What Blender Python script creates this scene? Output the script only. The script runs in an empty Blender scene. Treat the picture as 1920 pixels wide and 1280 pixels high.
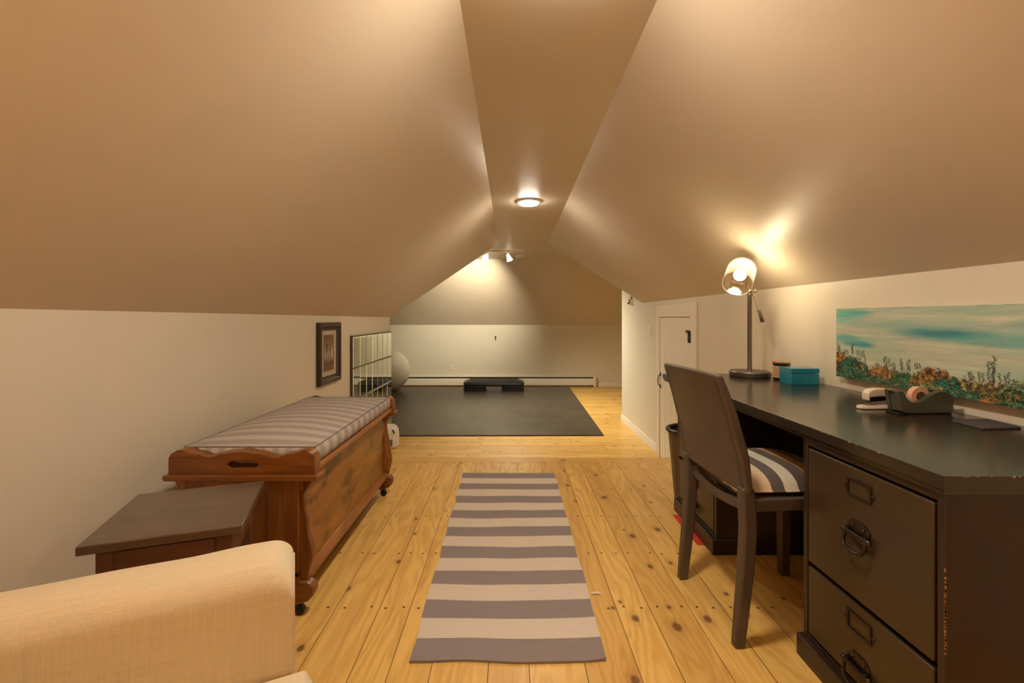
import bpy, math, random
import numpy as np
from mathutils import Vector, Matrix
random.seed(7)
S = bpy.context.scene
COL = S.collection
PI = math.pi
def R(d): return math.radians(d)

# ------------------------------------------------------------------ camera
F, H, VX, VY = 853.0, 1.13, 955.0, 595.0
cam = bpy.data.cameras.new('camera'); cam.sensor_width = 36; cam.lens = F/1920*36
cam.shift_x = (960-VX)/1920; cam.shift_y = (VY-640)/1920
cam.clip_start = 0.02; cam.clip_end = 60
camo = bpy.data.objects.new('camera', cam); COL.objects.link(camo)
camo.location = (0, 0, H); camo.rotation_euler = (R(90), 0, 0); S.camera = camo
def P(u, v, Y): return Vector(((u-VX)/F*Y, Y, H-(v-VY)/F*Y))

# ------------------------------------------------------------------ materials
def new_mat(name):
    m = bpy.data.materials.new(name); m.use_nodes = True
    nt = m.node_tree; b = nt.nodes['Principled BSDF']
    return m, nt, b
def N(nt, t, **kw):
    n = nt.nodes.new(t)
    for k, v in kw.items():
        if k.startswith('i_'):
            n.inputs[k[2:].replace('_', ' ')].default_value = v
        else: setattr(n, k, v)
    return n
def L(nt, a, b): nt.links.new(a, b)
def ramp(nt, fac, stops, interp='LINEAR'):
    r = nt.nodes.new('ShaderNodeValToRGB'); r.color_ramp.interpolation = interp
    e = r.color_ramp.elements
    while len(e) < len(stops): e.new(0.5)
    for i, (p, c) in enumerate(stops):
        e[i].position = p; e[i].color = (c[0], c[1], c[2], 1)
    L(nt, fac, r.inputs[0]); return r.outputs[0]
def mix(nt, fac, a, b, mode='MIX'):
    m = nt.nodes.new('ShaderNodeMix'); m.data_type = 'RGBA'; m.blend_type = mode
    for sock, v in ((m.inputs[0], fac), (m.inputs[6], a), (m.inputs[7], b)):
        if hasattr(v, 'is_linked') or hasattr(v, 'links'): L(nt, v, sock)
        elif isinstance(v, (tuple, list)): sock.default_value = (v[0], v[1], v[2], 1)
        else: sock.default_value = v
    return m.outputs[2]
def math_(nt, op, a, b=None, c=None, clamp=False):
    m = nt.nodes.new('ShaderNodeMath'); m.operation = op; m.use_clamp = clamp
    for i, v in enumerate((a, b, c)):
        if v is None: continue
        if hasattr(v, 'links'): L(nt, v, m.inputs[i])
        else: m.inputs[i].default_value = v
    return m.outputs[0]
def objco(nt, scale=(1, 1, 1), rot=(0, 0, 0)):
    tc = N(nt, 'ShaderNodeTexCoord'); mp = N(nt, 'ShaderNodeMapping')
    mp.inputs['Scale'].default_value = scale; mp.inputs['Rotation'].default_value = rot
    L(nt, tc.outputs['Object'], mp.inputs['Vector']); return mp.outputs[0]
def noise(nt, vec, scale=5, detail=3, rough=.5, dist=0):
    n = N(nt, 'ShaderNodeTexNoise'); n.inputs['Scale'].default_value = scale
    n.inputs['Detail'].default_value = detail; n.inputs['Roughness'].default_value = rough
    n.inputs['Distortion'].default_value = dist
    L(nt, vec, n.inputs['Vector']); return n.outputs['Fac']
def bump(nt, b, h, strength=.2, dist=.002):
    n = N(nt, 'ShaderNodeBump'); n.inputs['Strength'].default_value = strength
    n.inputs['Distance'].default_value = dist
    L(nt, h, n.inputs['Height']); L(nt, n.outputs[0], b.inputs['Normal'])
def plain(name, c, rough=.5, metal=0, spec=.5, var=.06, scale=30, bmp=0, coat=0, emit=None, es=0):
    m, nt, b = new_mat(name)
    v = objco(nt)
    n = noise(nt, v, scale, 4)
    lo = tuple(x*(1-var) for x in c); hi = tuple(min(1, x*(1+var)) for x in c)
    L(nt, ramp(nt, n, [(.3, lo), (.7, hi)]), b.inputs['Base Color'])
    b.inputs['Roughness'].default_value = rough; b.inputs['Metallic'].default_value = metal
    b.inputs['Specular IOR Level'].default_value = spec; b.inputs['Coat Weight'].default_value = coat
    if bmp: bump(nt, b, noise(nt, v, scale*4, 3), bmp, .001)
    if emit:
        b.inputs['Emission Color'].default_value = (*emit, 1); b.inputs['Emission Strength'].default_value = es
    return m
M = {}
def paint(name, c, rough, spec):
    m, nt, b = new_mat(name)
    v = objco(nt)
    L(nt, ramp(nt, noise(nt, v, 1.3, 4), [(.3, tuple(x*.97 for x in c)), (.7, tuple(x*1.02 for x in c))]), b.inputs['Base Color'])
    b.inputs['Roughness'].default_value = rough; b.inputs['Specular IOR Level'].default_value = spec
    bump(nt, b, noise(nt, v, 3.5, 3), .12, .02)
    return m
M['ceil'] = paint('tan_ceiling_paint', (.62, .53, .41), .44, .5)
M['wall'] = paint('cream_wall_paint', (.67, .62, .505), .55, .35)
M['trim'] = plain('white_trim_paint', (.74, .69, .585), .42, var=.02, scale=8)

def floor_mat():
    m, nt, b = new_mat('knotty_pine_boards')
    at = N(nt, 'ShaderNodeAttribute', attribute_name='bp')
    sx = N(nt, 'ShaderNodeSeparateXYZ'); L(nt, at.outputs['Vector'], sx.inputs[0])
    X, Y, Z = sx.outputs
    def vec(a, bb, c):
        cb = N(nt, 'ShaderNodeCombineXYZ')
        for i, q in enumerate((a, bb, c)): L(nt, q, cb.inputs[i])
        return cb.outputs[0]
    base = vec(X, Y, Z)
    # knots
    vk = N(nt, 'ShaderNodeTexVoronoi', voronoi_dimensions='2D'); vk.inputs['Scale'].default_value = 1
    L(nt, vec(math_(nt, 'MULTIPLY', X, 6.0), math_(nt, 'MULTIPLY', Y, 4.2), math_(nt, 'MULTIPLY', Z, 7.13)), vk.inputs['Vector'])
    d = vk.outputs['Distance']
    sc = N(nt, 'ShaderNodeSeparateColor'); L(nt, vk.outputs['Color'], sc.inputs[0])
    has = math_(nt, 'GREATER_THAN', sc.outputs[0], .69)
    rad = math_(nt, 'MULTIPLY_ADD', math_(nt, 'POWER', sc.outputs[1], 1.6), .07, .026)
    dn = math_(nt, 'ADD', math_(nt, 'DIVIDE', d, rad), math_(nt, 'MULTIPLY_ADD', noise(nt, base, 60, 2), .5, -.25))
    core = math_(nt, 'MULTIPLY', has, math_(nt, 'SUBTRACT', 1.55, dn, clamp=True))
    halo = math_(nt, 'MULTIPLY', has, math_(nt, 'MULTIPLY_ADD', dn, -.28, 1.0, clamp=True))
    # grain, bending round the knots
    warp = math_(nt, 'MULTIPLY', math_(nt, 'DIVIDE', has, math_(nt, 'ADD', dn, .6)), .03)
    Xw = math_(nt, 'ADD', X, warp)
    lowv = vec(math_(nt, 'MULTIPLY', Xw, 5), math_(nt, 'MULTIPLY', Y, .8), Z)
    low = noise(nt, lowv, 1.0, 3, .5, .4)
    ring = math_(nt, 'SINE', math_(nt, 'MULTIPLY_ADD', low, 70, math_(nt, 'MULTIPLY', Xw, 90)))
    fine = noise(nt, vec(math_(nt, 'MULTIPLY', Xw, 130), math_(nt, 'MULTIPLY', Y, 4), Z), 1, 3)
    g = math_(nt, 'ADD', math_(nt, 'MULTIPLY_ADD', ring, .13, .5), math_(nt, 'MULTIPLY_ADD', fine, .5, -.25))
    col = ramp(nt, g, [(.2, (.60, .35, .085)), (.55, (.77, .50, .145)), (.85, (.82, .58, .20))])
    tint = N(nt, 'ShaderNodeTexWhiteNoise', noise_dimensions='1D'); L(nt, Z, tint.inputs['W'])
    col = mix(nt, 1.0, col, ramp(nt, tint.outputs['Value'], [(0, (.86, .80, .72)), (1, (1.04, 1.03, 1.02))]), 'MULTIPLY')
    streak = noise(nt, vec(math_(nt, 'MULTIPLY', X, 9), math_(nt, 'MULTIPLY', Y, 1.1), Z), 1, 3, .55)
    col = mix(nt, ramp(nt, streak, [(.56, (0, 0, 0)), (.74, (.5, .5, .5))]), col, (.47, .245, .07))
    col = mix(nt, math_(nt, 'MULTIPLY', halo, .55), col, (.36, .17, .05))
    col = mix(nt, math_(nt, 'MULTIPLY', core, .92), col, ramp(nt, dn, [(.25, (.24, .095, .03)), (.65, (.13, .045, .014)), (.95, (.075, .022, .008))]))
    L(nt, col, b.inputs['Base Color'])
    L(nt, math_(nt, 'MULTIPLY_ADD', fine, .15, .30), b.inputs['Roughness'])
    bump(nt, b, g, .05, .001)
    return m
M['floor'] = floor_mat()
M['gap'] = plain('dark_gap', (.05, .025, .01), .9)
M['nail'] = plain('dark_nail_head', (.05, .025, .015), .6)

def wood(name, lo, mid, hi, sc=(30, 2, 30), rough=.35, knots=0.0, coat=.2):
    m, nt, b = new_mat(name)
    v = objco(nt, sc)
    n1 = noise(nt, v, 1, 4, .6, .6)
    v2 = objco(nt, tuple(s*3 for s in sc))
    n2 = noise(nt, v2, 1, 3)
    g = math_(nt, 'ADD', math_(nt, 'MULTIPLY', n1, .7), math_(nt, 'MULTIPLY', n2, .3))
    c = ramp(nt, g, [(.32, lo), (.5, mid), (.68, hi)])
    if knots:
        w = objco(nt, (10, 5.0, 13))
        n3 = noise(nt, w, 1, 3, .6, .3)
        c = mix(nt, ramp(nt, n3, [(.52, (0, 0, 0)), (.68, (knots, knots, knots))]), c, tuple(x*.30 for x in lo))
    L(nt, c, b.inputs['Base Color'])
    b.inputs['Roughness'].default_value = rough; b.inputs['Coat Weight'].default_value = coat
    b.inputs['Coat Roughness'].default_value = .25
    bump(nt, b, n2, .08, .001)
    return m
M['chest'] = wood('stained_pine', (.10, .029, .0035), (.18, .058, .007), (.26, .094, .012), (22, 22, 2.2), .36)
M['chest_h'] = wood('stained_pine_across', (.10, .029, .0035), (.185, .06, .007), (.27, .098, .013), (2.2, 22, 24), .36)
M['chest_front'] = wood('stained_knotty_pine', (.16, .052, .005), (.265, .096, .009), (.36, .145, .016), (20, 1.6, 14), .34, .9)
M['chest_edge'] = wood('stained_pine_edge', (.19, .058, .008), (.285, .10, .015), (.36, .14, .024), (22, 2, 6), .33)
M['table_top'] = wood('dark_walnut_top', (.075, .045, .029), (.098, .060, .039), (.125, .077, .052), (4, 20, 20), .28, 0, .3)
M['table_body'] = wood('reddish_walnut', (.085, .032, .014), (.12, .046, .02), (.16, .065, .03), (3, 20, 20), .38)
M['worn'] = plain('worn_bare_wood', (.42, .22, .085), .6)
M['desk'] = plain('espresso_painted_wood', (.027, .014, .0085), .38, var=.12, scale=9, bmp=.03)
M['desk_front'] = plain('espresso_drawer_paint', (.046, .029, .014), .34, var=.10, scale=5, bmp=.02)
M['desk_top'] = plain('espresso_polished_top', (.026, .019, .014), .20, var=.15, scale=6, bmp=.015, spec=.75)
M['bronze'] = plain('dark_bronze', (.07, .05, .04), .32, metal=.9, var=.15)
M['iron'] = plain('black_iron', (.012, .011, .010), .45, metal=.4)
M['rubber'] = plain('black_caster_rubber', (.012, .012, .012), .5)
M['lamp_metal'] = plain('brushed_gunmetal', (.17, .14, .115), .38, metal=.85, var=.1, scale=60)
M['nickel'] = plain('brushed_nickel', (.45, .36, .27), .28, metal=1.0)
M['leather'] = plain('brown_bonded_leather', (.080, .059, .047), .38, var=.10, scale=14, bmp=.12)
M['mat'] = plain('black_rubber_mat', (.062, .052, .040), .34, var=.18, scale=3, bmp=.05)
M['black_plastic'] = plain('black_plastic', (.014, .014, .015), .38)
M['tread'] = plain('black_ribbed_tread', (.008, .008, .009), .6)
M['riser'] = plain('charcoal_riser_plastic', (.020, .020, .024), .36)
M['ball'] = plain('cream_ball_vinyl', (.70, .66, .55), .35, var=.03)
M['white_plastic'] = plain('white_plastic', (.78, .74, .66), .35, var=.02)
M['heater'] = plain('cream_enamel', (.74, .69, .57), .38, var=.02)
M['dark'] = plain('dark_recess', (.02, .016, .012), .8)
M['red'] = plain('red_card', (.55, .045, .02), .5)
M['bin'] = plain('olive_brown_bin', (.10, .068, .035), .4)
M['slate'] = plain('grey_flecked_slate', (.055, .05, .05), .75, var=.6, scale=160, bmp=.3)
M['cream_plastic'] = plain('cream_plastic', (.66, .56, .44), .35, var=.03)
M['dispenser'] = plain('grey_green_plastic', (.075, .078, .056), .30, var=.08)
M['tape'] = plain('pink_tape', (.72, .40, .29), .45, var=.1, scale=120)
M['tape_core'] = plain('tape_core', (.10, .06, .045), .5)
M['teal'] = plain('teal_lacquer', (.007, .205, .285), .22, var=.05, coat=.4)
M['jar'] = plain('dark_amber_glass', (.03, .012, .006), .12, var=.05, coat=.6)
M['copper_lid'] = plain('pale_copper_lid', (.62, .42, .26), .3, metal=.8)
M['frame'] = plain('dark_mahogany_frame', (.032, .016, .013), .32, var=.2, scale=20, coat=.3)
M['mount'] = plain('pale_photo_mount', (.48, .43, .33), .7, var=.03)
M['pipe_grey'] = plain('grey_piping', (.17, .145, .135), .8)
M['grid'] = plain('mirror_edge_bronze', (.10, .095, .06), .35, metal=.6)

def mirror_mat():
    m, nt, b = new_mat('silvered_mirror')
    b.inputs['Base Color'].default_value = (.80, .83, .74, 1)
    b.inputs['Metallic'].default_value = 1; b.inputs['Roughness'].default_value = .03
    return m
M['mirror'] = mirror_mat()

def glass_mat():
    m, nt, b = new_mat('smoky_glass')
    for n in list(nt.nodes):
        if n.type != 'OUTPUT_MATERIAL': nt.nodes.remove(n)
    out = nt.nodes['Material Output']
    tr = N(nt, 'ShaderNodeBsdfTransparent'); tr.inputs[0].default_value = (.97, .92, .82, 1)
    gl = N(nt, 'ShaderNodeBsdfGlossy'); gl.inputs['Roughness'].default_value = .05
    df = N(nt, 'ShaderNodeBsdfTranslucent'); df.inputs[0].default_value = (1.0, .88, .66, 1)
    lw = N(nt, 'ShaderNodeLayerWeight'); lw.inputs[0].default_value = .45
    m1 = N(nt, 'ShaderNodeMixShader'); L(nt, math_(nt, 'MULTIPLY', lw.outputs['Facing'], .35), m1.inputs[0])
    L(nt, tr.outputs[0], m1.inputs[1]); L(nt, gl.outputs[0], m1.inputs[2])
    m2 = N(nt, 'ShaderNodeMixShader'); m2.inputs[0].default_value = .085
    L(nt, m1.outputs[0], m2.inputs[1]); L(nt, df.outputs[0], m2.inputs[2])
    L(nt, m2.outputs[0], out.inputs[0]); return m
M['glass'] = glass_mat()
def emit(name, c, s):
    m, nt, b = new_mat(name)
    b.inputs['Base Color'].default_value = (.9, .9, .9, 1)
    b.inputs['Emission Color'].default_value = (*c, 1); b.inputs['Emission Strength'].default_value = s
    return m

def linen(name, c, var=.10, sc=420, bm=.25):
    m, nt, b = new_mat(name)
    tc = N(nt, 'ShaderNodeTexCoord')
    def strands(s):
        mp = N(nt, 'ShaderNodeMapping'); mp.inputs['Scale'].default_value = s
        L(nt, tc.outputs['Object'], mp.inputs['Vector']); return noise(nt, mp.outputs[0], 1, 3, .6)
    a = strands((7, sc, sc)); c2 = strands((sc, sc, 6))
    g = math_(nt, 'ADD', math_(nt, 'MULTIPLY', a, .5), math_(nt, 'MULTIPLY', c2, .5))
    L(nt, ramp(nt, g, [(.36, tuple(x*(1-var) for x in c)), (.5, c), (.64, tuple(min(1, x*(1+var)) for x in c))]), b.inputs['Base Color'])
    b.inputs['Roughness'].default_value = .85; b.inputs['Specular IOR Level'].default_value = .2
    b.inputs['Sheen Weight'].default_value = .15
    bump(nt, b, g, bm, .001)
    return m
M['linen'] = linen('beige_linen', (.66, .56, .385))
M['linen_pipe'] = linen('beige_linen_piping', (.60, .48, .36))
M['rug_dark'] = linen('rug_grey_cotton', (.26, .222, .222), .12, 260, .4)
M['rug_light'] = linen('rug_cream_cotton', (.63, .56, .47), .08, 260, .4)

def striped(name, axis, period, c1, c2, off=0, soft=.12, duty=.5, stitch=True):
    m, nt, b = new_mat(name)
    tc = N(nt, 'ShaderNodeTexCoord'); sx = N(nt, 'ShaderNodeSeparateXYZ'); L(nt, tc.outputs['Object'], sx.inputs[0])
    a = math_(nt, 'FRACT', math_(nt, 'MULTIPLY_ADD', sx.outputs[axis], 1/period, off))
    tri = math_(nt, 'ABSOLUTE', math_(nt, 'MULTIPLY_ADD', a, 2, -1))
    f = ramp(nt, tri, [(max(0, duty-soft), (0, 0, 0)), (min(1, duty+soft), (1, 1, 1))])
    n = noise(nt, objco(nt, (300, 300, 300)), 1, 2)
    n2 = noise(nt, objco(nt, (12, 400, 400) if axis == 1 else (400, 12, 400)), 1, 2)
    c = mix(nt, f, c1, c2)
    c = mix(nt, .55, c, ramp(nt, math_(nt, 'MULTIPLY_ADD', n, .5, math_(nt, 'MULTIPLY', n2, .5)), [(.35, (.74, .74, .75)), (.65, (1.12, 1.1, 1.08))]), 'MULTIPLY')
    L(nt, c, b.inputs['Base Color']); b.inputs['Roughness'].default_value = .85
    b.inputs['Specular IOR Level'].default_value = .2
    bump(nt, b, n2, .25, .001); return m
TA, TB = (.47, .42, .38), (.345, .305, .29)
M['tick_y'] = striped('bench_ticking', 1, .088, TA, TB)
M['tick_x'] = striped('bench_ticking_end', 0, .052, TA, TB)

# ------------------------------------------------------------------ mesh builder
class MB:
    def __init__(s): s.v = []; s.f = []; s.m = []; s.a = []
    def add(s, vs, fs, mi=0):
        o = len(s.v); s.v += [tuple(p) for p in vs]
        for f in fs: s.f.append(tuple(i+o for i in f)); s.m.append(mi)
        return s
    def quad(s, a, b, c, d, mi=0): return s.add([a, b, c, d], [(0, 1, 2, 3)], mi)
    def poly(s, pts, mi=0): return s.add(pts, [tuple(range(len(pts)))], mi)
    def box(s, x0, x1, y0, y1, z0, z1, mi=0):
        vs = [(x, y, z) for z in (z0, z1) for y in (y0, y1) for x in (x0, x1)]
        return s.add(vs, [(0, 2, 3, 1), (4, 5, 7, 6), (0, 1, 5, 4), (2, 6, 7, 3), (0, 4, 6, 2), (1, 3, 7, 5)], mi)
    def prism(s, pts, axis, a0, a1, mi=0):
        def mk(p, a):
            if axis == 'y': return (p[0], a, p[1])
            if axis == 'x': return (a, p[0], p[1])
            return (p[0], p[1], a)
        n = len(pts)
        vs = [mk(p, a0) for p in pts] + [mk(p, a1) for p in pts]
        fs = [tuple(range(n))[::-1], tuple(range(n, 2*n))] + [(i, (i+1) % n, (i+1) % n+n, i+n) for i in range(n)]
        return s.add(vs, fs, mi)
    def bands(s, rows, y0, y1, axis='h', mi=0):
        """rows: list of (t, lo, hi); axis 'h': t is z, lo/hi are x.  axis 'c': t is x, lo/hi are z. extruded y0..y1"""
        n = len(rows)
        def mk(t, q, y): return (q, y, t) if axis == 'h' else (t, y, q)
        vs = []
        for t, lo, hi in rows: vs += [mk(t, lo, y0), mk(t, hi, y0), mk(t, lo, y1), mk(t, hi, y1)]
        fs = []
        for i in range(n-1):
            a, b = 4*i, 4*(i+1)
            fs += [(a, a+1, b+1, b), (a+2, b+2, b+3, a+3), (a, b, b+2, a+2), (a+1, a+3, b+3, b+1)]
        fs += [(0, 2, 3, 1), (4*n-4, 4*n-3, 4*n-1, 4*n-2)]
        return s.add(vs, fs, mi)
    def tube(s, pts, r, n=10, closed=False, mi=0, flat=None):
        pts = [Vector(p) for p in pts]; k = len(pts); vs = []; fs = []
        up = None
        for i, p in enumerate(pts):
            if closed: d = pts[(i+1) % k]-pts[i-1]
            else: d = pts[min(i+1, k-1)]-pts[max(i-1, 0)]
            d.normalize()
            if up is None: up = Vector((0, 0, 1)) if abs(d.z) < .9 else Vector((1, 0, 0))
            a = d.cross(up)
            if a.length < 1e-5: a = d.orthogonal()
            a.normalize(); bb = a.cross(d).normalized(); up = bb
            rr = r[i] if isinstance(r, (list, tuple)) else r
            for j in range(n):
                t = 2*PI*j/n; vs.append(p+a*(math.cos(t)*rr)+bb*(math.sin(t)*rr))
        m = k if closed else k-1
        for i in range(m):
            for j in range(n):
                a0, a1 = i*n+j, i*n+(j+1) % n; b0, b1 = ((i+1) % k)*n+j, ((i+1) % k)*n+(j+1) % n
                fs.append((a0, a1, b1, b0))
        if not closed: fs += [tuple(range(n))[::-1], tuple(range((k-1)*n, k*n))]
        return s.add(vs, fs, mi)
    def cyl(s, p0, p1, r0, r1=None, n=24, mi=0): return s.tube([p0, p1], [r0, r0 if r1 is None else r1], n, mi=mi)
    def lathe(s, prof, c=(0, 0, 0), n=32, mi=0, M4=None, caps=True):
        vs = []; fs = []
        for r, z in prof:
            for j in range(n):
                t = 2*PI*j/n; p = Vector((r*math.cos(t), r*math.sin(t), z))
                if M4: p = M4 @ p
                vs.append(p+Vector(c))
        for i in range(len(prof)-1):
            for j in range(n): fs.append((i*n+j, i*n+(j+1) % n, (i+1)*n+(j+1) % n, (i+1)*n+j))
        if caps: fs += [tuple(range(n))[::-1], tuple(range((len(prof)-1)*n, len(prof)*n))]
        return s.add(vs, fs, mi)
    def sphere(s, c, r, n=24, k=14, mi=0, sc=(1, 1, 1)):
        prof = [(max(1e-4, math.sin(PI*i/k))*r, -math.cos(PI*i/k)*r) for i in range(k+1)]
        return s.lathe(prof, c, n, mi, Matrix.Diagonal((*sc, 1)))
    def grid(s, fn, nu, nv, mi=0, flip=False):
        vs = [fn(i/nu, j/nv) for j in range(nv+1) for i in range(nu+1)]
        fs = []
        for j in range(nv):
            for i in range(nu):
                a = j*(nu+1)+i; q = (a, a+1, a+nu+2, a+nu+1)
                fs.append(q[::-1] if flip else q)
        return s.add(vs, fs, mi)
    def build(s, name, mats, parent=None, bevel=0, seg=2, sub=0, angle=35, off=None, recalc=True):
        if not isinstance(mats, (list, tuple)): mats = [mats]
        me = bpy.data.meshes.new(name)
        vs = s.v if off is None else [(p[0]-off[0], p[1]-off[1], p[2]-off[2]) for p in s.v]
        me.from_pydata(vs, [], s.f); me.validate()
        for q in mats: me.materials.append(q)
        if len(me.polygons) == len(s.m): me.polygons.foreach_set('material_index', s.m)
        if recalc:
            import bmesh
            bm = bmesh.new(); bm.from_mesh(me); bmesh.ops.recalc_face_normals(bm, faces=bm.faces); bm.to_mesh(me); bm.free()
        me.polygons.foreach_set('use_smooth', [True]*len(me.polygons))
        me.set_sharp_from_angle(angle=R(angle)); me.update()
        o = bpy.data.objects.new(name, me); COL.objects.link(o)
        if parent: o.parent = parent
        if bevel:
            b = o.modifiers.new('bevel', 'BEVEL'); b.width = bevel; b.segments = seg; b.limit_method = 'ANGLE'; b.angle_limit = R(40)
            b.harden_normals = False
        if sub:
            q = o.modifiers.new('sub', 'SUBSURF'); q.levels = q.render_levels = sub
        return o
def thing(name, label, cat, loc=(0, 0, 0), rz=0, group=None):
    o = bpy.data.objects.new(name, None); COL.objects.link(o); o.empty_display_size = .05
    o.location = loc; o.rotation_euler = (0, 0, rz); o['label'] = label; o['category'] = cat
    if group: o['group'] = group
    return o
def tag(o, label, cat, group=None):
    o['label'] = label; o['category'] = cat
    if group: o['group'] = group
    return o
def struct(o, label=None, cat=None):
    o['kind'] = 'structure'
    if label: o['label'] = label
    if cat: o['category'] = cat
    return o

# ================================================================== ROOM SHELL
XR, XL = 1.69, -1.47
ZR = H+.186                      # right knee wall top
ZLn, ZLf = H+.026, H+.002        # left knee wall top near / far
ZF = -0.42                       # sunken far floor
ZC = H+1.139                     # flat ceiling
YB = -2.2                        # wall behind the camera
YE = 3.675                       # edge of the upper floor
YVR, YVL = 5.77, 5.60            # valley feet
RR = Vector((.596, 7.066, ZC)); RL = Vector((-.166, 7.066, ZC))
YFAR, YFL = 10.25, 8.9
ZKF = H-14*YFAR/F
XA, XB = -3.8, 3.6
YW = 6.83                        # end of the right partition
def xr(Y): return .530+(Y-1.633)/(7.066-1.633)*(.596-.530)
def xl(Y): return -.178+(Y-1.633)/(7.066-1.633)*(.012)
def zl(Y): return ZLn+(Y-1.3)/(5.6-1.3)*(ZLf-ZLn)

m = MB()
# main slopes
m.quad((XR, YB, ZR), (xr(YB), YB, ZC), RR, (XR, YVR, ZR))
m.quad((XL, YB, zl(YB)), (XL, YVL, zl(YVL)), RL, (xl(YB), YB, ZC))
# flat ceiling of the main room
m.quad((xl(YB), YB, ZC), RL, RR, (xr(YB), YB, ZC))
# far room flat ceiling
m.quad((XA, RL.y, ZC), (XA, YFL, ZC), (XB, YFL, ZC), (XB, RR.y, ZC))
# far slope
m.quad((XA, YFL, ZC), (XA, YFAR, ZKF), (XB, YFAR, ZKF), (XB, YFL, ZC))
# near slopes of the cross gable
m.quad((XL, YVL, zl(YVL)), (XA, YVL, zl(YVL)), (XA, RL.y, ZC), RL)
m.quad((XR, YVR, ZR), RR, (XB, RR.y, ZC), (XB, YVR, ZR))
struct(m.build('ceiling', M['ceil'], recalc=False))
m = MB(); m.quad((XL, YB, ZF-.01), (XL, YB, zl(YB)), (XL, YVL, zl(YVL)), (XL, YVL, ZF-.01))
m.quad((XL, YVL, ZF-.01), (XL, YVL, zl(YVL)), (XA, YVL, zl(YVL)), (XA, YVL, ZF-.01))
m.poly([(XA, YVL, ZF), (XA, YVL, zl(YVL)), (XA, RL.y, ZC), (XA, YFL, ZC), (XA, YFAR, ZKF), (XA, YFAR, ZF)])
struct(m.build('wall_left', M['wall'], recalc=False))
def zcs(Y): return ZR+(Y-YVR)/(RR.y-YVR)*(ZC-ZR)
m = MB(); m.quad((XR, YB, ZF-.01), (XR, YVR, ZF-.01), (XR, YVR, ZR), (XR, YB, ZR))
m.quad((XR, YVR, ZF-.01), (XR, YW, ZF-.01), (XR, YW, zcs(YW)), (XR, YVR, ZR))
m.quad((XR, YW, ZF-.01), (XB, YW, ZF-.01), (XB, YW, zcs(YW)), (XR, YW, zcs(YW)))
m.poly([(XB, YW, ZF), (XB, YFAR, ZF), (XB, YFAR, ZKF), (XB, YFL, ZC), (XB, RR.y, ZC), (XB, YW, zcs(YW))])
struct(m.build('wall_right', M['wall'], recalc=False))
m = MB(); m.quad((XA, YFAR, ZF-.01), (XA, YFAR, ZKF), (XB, YFAR, ZKF), (XB, YFAR, ZF-.01))
struct(m.build('wall_far', M['wall'], recalc=False))
m = MB(); m.poly([(XL, YB, 0), (XR, YB, 0), (XR, YB, ZR), (xr(YB), YB, ZC), (xl(YB), YB, ZC), (XL, YB, zl(YB))])
struct(m.build('wall_near', M['wall'], recalc=False))

# ---- floors made of boards
def boards(name, rect, z, along, widths_seed, wrange, known=None, nails=None, th=.02, endrange=None):
    rnd = random.Random(widths_seed)
    x0, x1, y0, y1 = rect
    mb = MB(); bp = []
    a0, a1 = (x0, x1) if along == 'y' else (y0, y1)
    l0, l1 = (y0, y1) if along == 'y' else (x0, x1)
    seams = list(known) if known else []
    if not seams: seams = [a0]
    while seams[0] > a0: seams.insert(0, seams[0]-rnd.uniform(*wrange))
    while seams[-1] < a1: seams.append(seams[-1]+rnd.uniform(*wrange))
    seams[0] = a0; seams[-1] = a1
    g = .0011
    for i in range(len(seams)-1):
        s0, s1 = seams[i]+g, seams[i+1]-g
        if s1-s0 < .01: continue
        ends = [l0]
        if endrange:
            q = l0+rnd.uniform(0, endrange[1])
            while q < l1: ends.append(q); q += rnd.uniform(*endrange)
        ends.append(l1)
        for e0, e1 in zip(ends[:-1], ends[1:]):
            sd = rnd.uniform(0, 50); e0 += g; e1 -= g
            if e1-e0 < .03: continue
            zz = z+rnd.uniform(-.0006, .0002)
            if along == 'y': vs = [(s0, e0, zz), (s1, e0, zz), (s1, e1, zz), (s0, e1, zz)]
            else: vs = [(e0, s1, zz), (e0, s0, zz), (e1, s0, zz), (e1, s1, zz)]
            mb.add(vs, [(0, 1, 2, 3)], 0)
            lx = [s0, s1, s1, s0] if along == 'y' else [s1, s0, s0, s1]
            ly = [e0, e0, e1, e1]
            bp += [(lx[k]+sd*3.1, ly[k]+sd*7.7, sd) for k in range(4)]
            for row in (nails or []):
                if not e0 < row < e1: continue
                for q in (s0+.028+rnd.uniform(-.006, .006), s1-.028+rnd.uniform(-.006, .006)):
                    r = .0052
                    c = (q, row+rnd.uniform(-.006, .006)) if along == 'y' else (row+rnd.uniform(-.006, .006), q)
                    mb.add([(c[0]+r*math.cos(t*PI/4), c[1]+r*math.sin(t*PI/4), z+.0006) for t in range(8)], [tuple(range(8))], 2)
                    bp += [(0, 0, 0)]*8
    nb = len(mb.v)
    mb.box(x0, x1, y0, y1, z-th, z-.003, 1)
    bp += [(0, 0, 0)]*(len(mb.v)-nb)
    o = mb.build(name, [M['floor'], M['gap'], M['nail']], recalc=False)
    at = o.data.attributes.new('bp', 'FLOAT_VECTOR', 'POINT')
    at.data.foreach_set('vector', [c for p in bp for c in p])
    return struct(o)
YBRD = 3.553
rows = [2.993-.4065*k for k in range(-1, 12)]+[3.525]
boards('floor', (XL, XR, YB, YBRD), 0, 'y', 5, (.125, .2), [-.675, -.505, -.385, -.252, -.068, .064, .2456, .415, .545, .70, .83, .99], rows)
boards('trim_1', (XL, XR, YBRD, YE), 0, 'x', 3, (.2, .3), nails=None, th=.03)
m = MB(); m.box(XL, XR, YE-.03, YE-.012, -.21, -.03); m.box(XL, XR, YE-.03, YE+.27, -.235, -.21); m.box(XL, XR, YE+.235, YE+.25, ZF, -.235)
struct(m.build('trim_2', M['chest_edge']))
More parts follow.
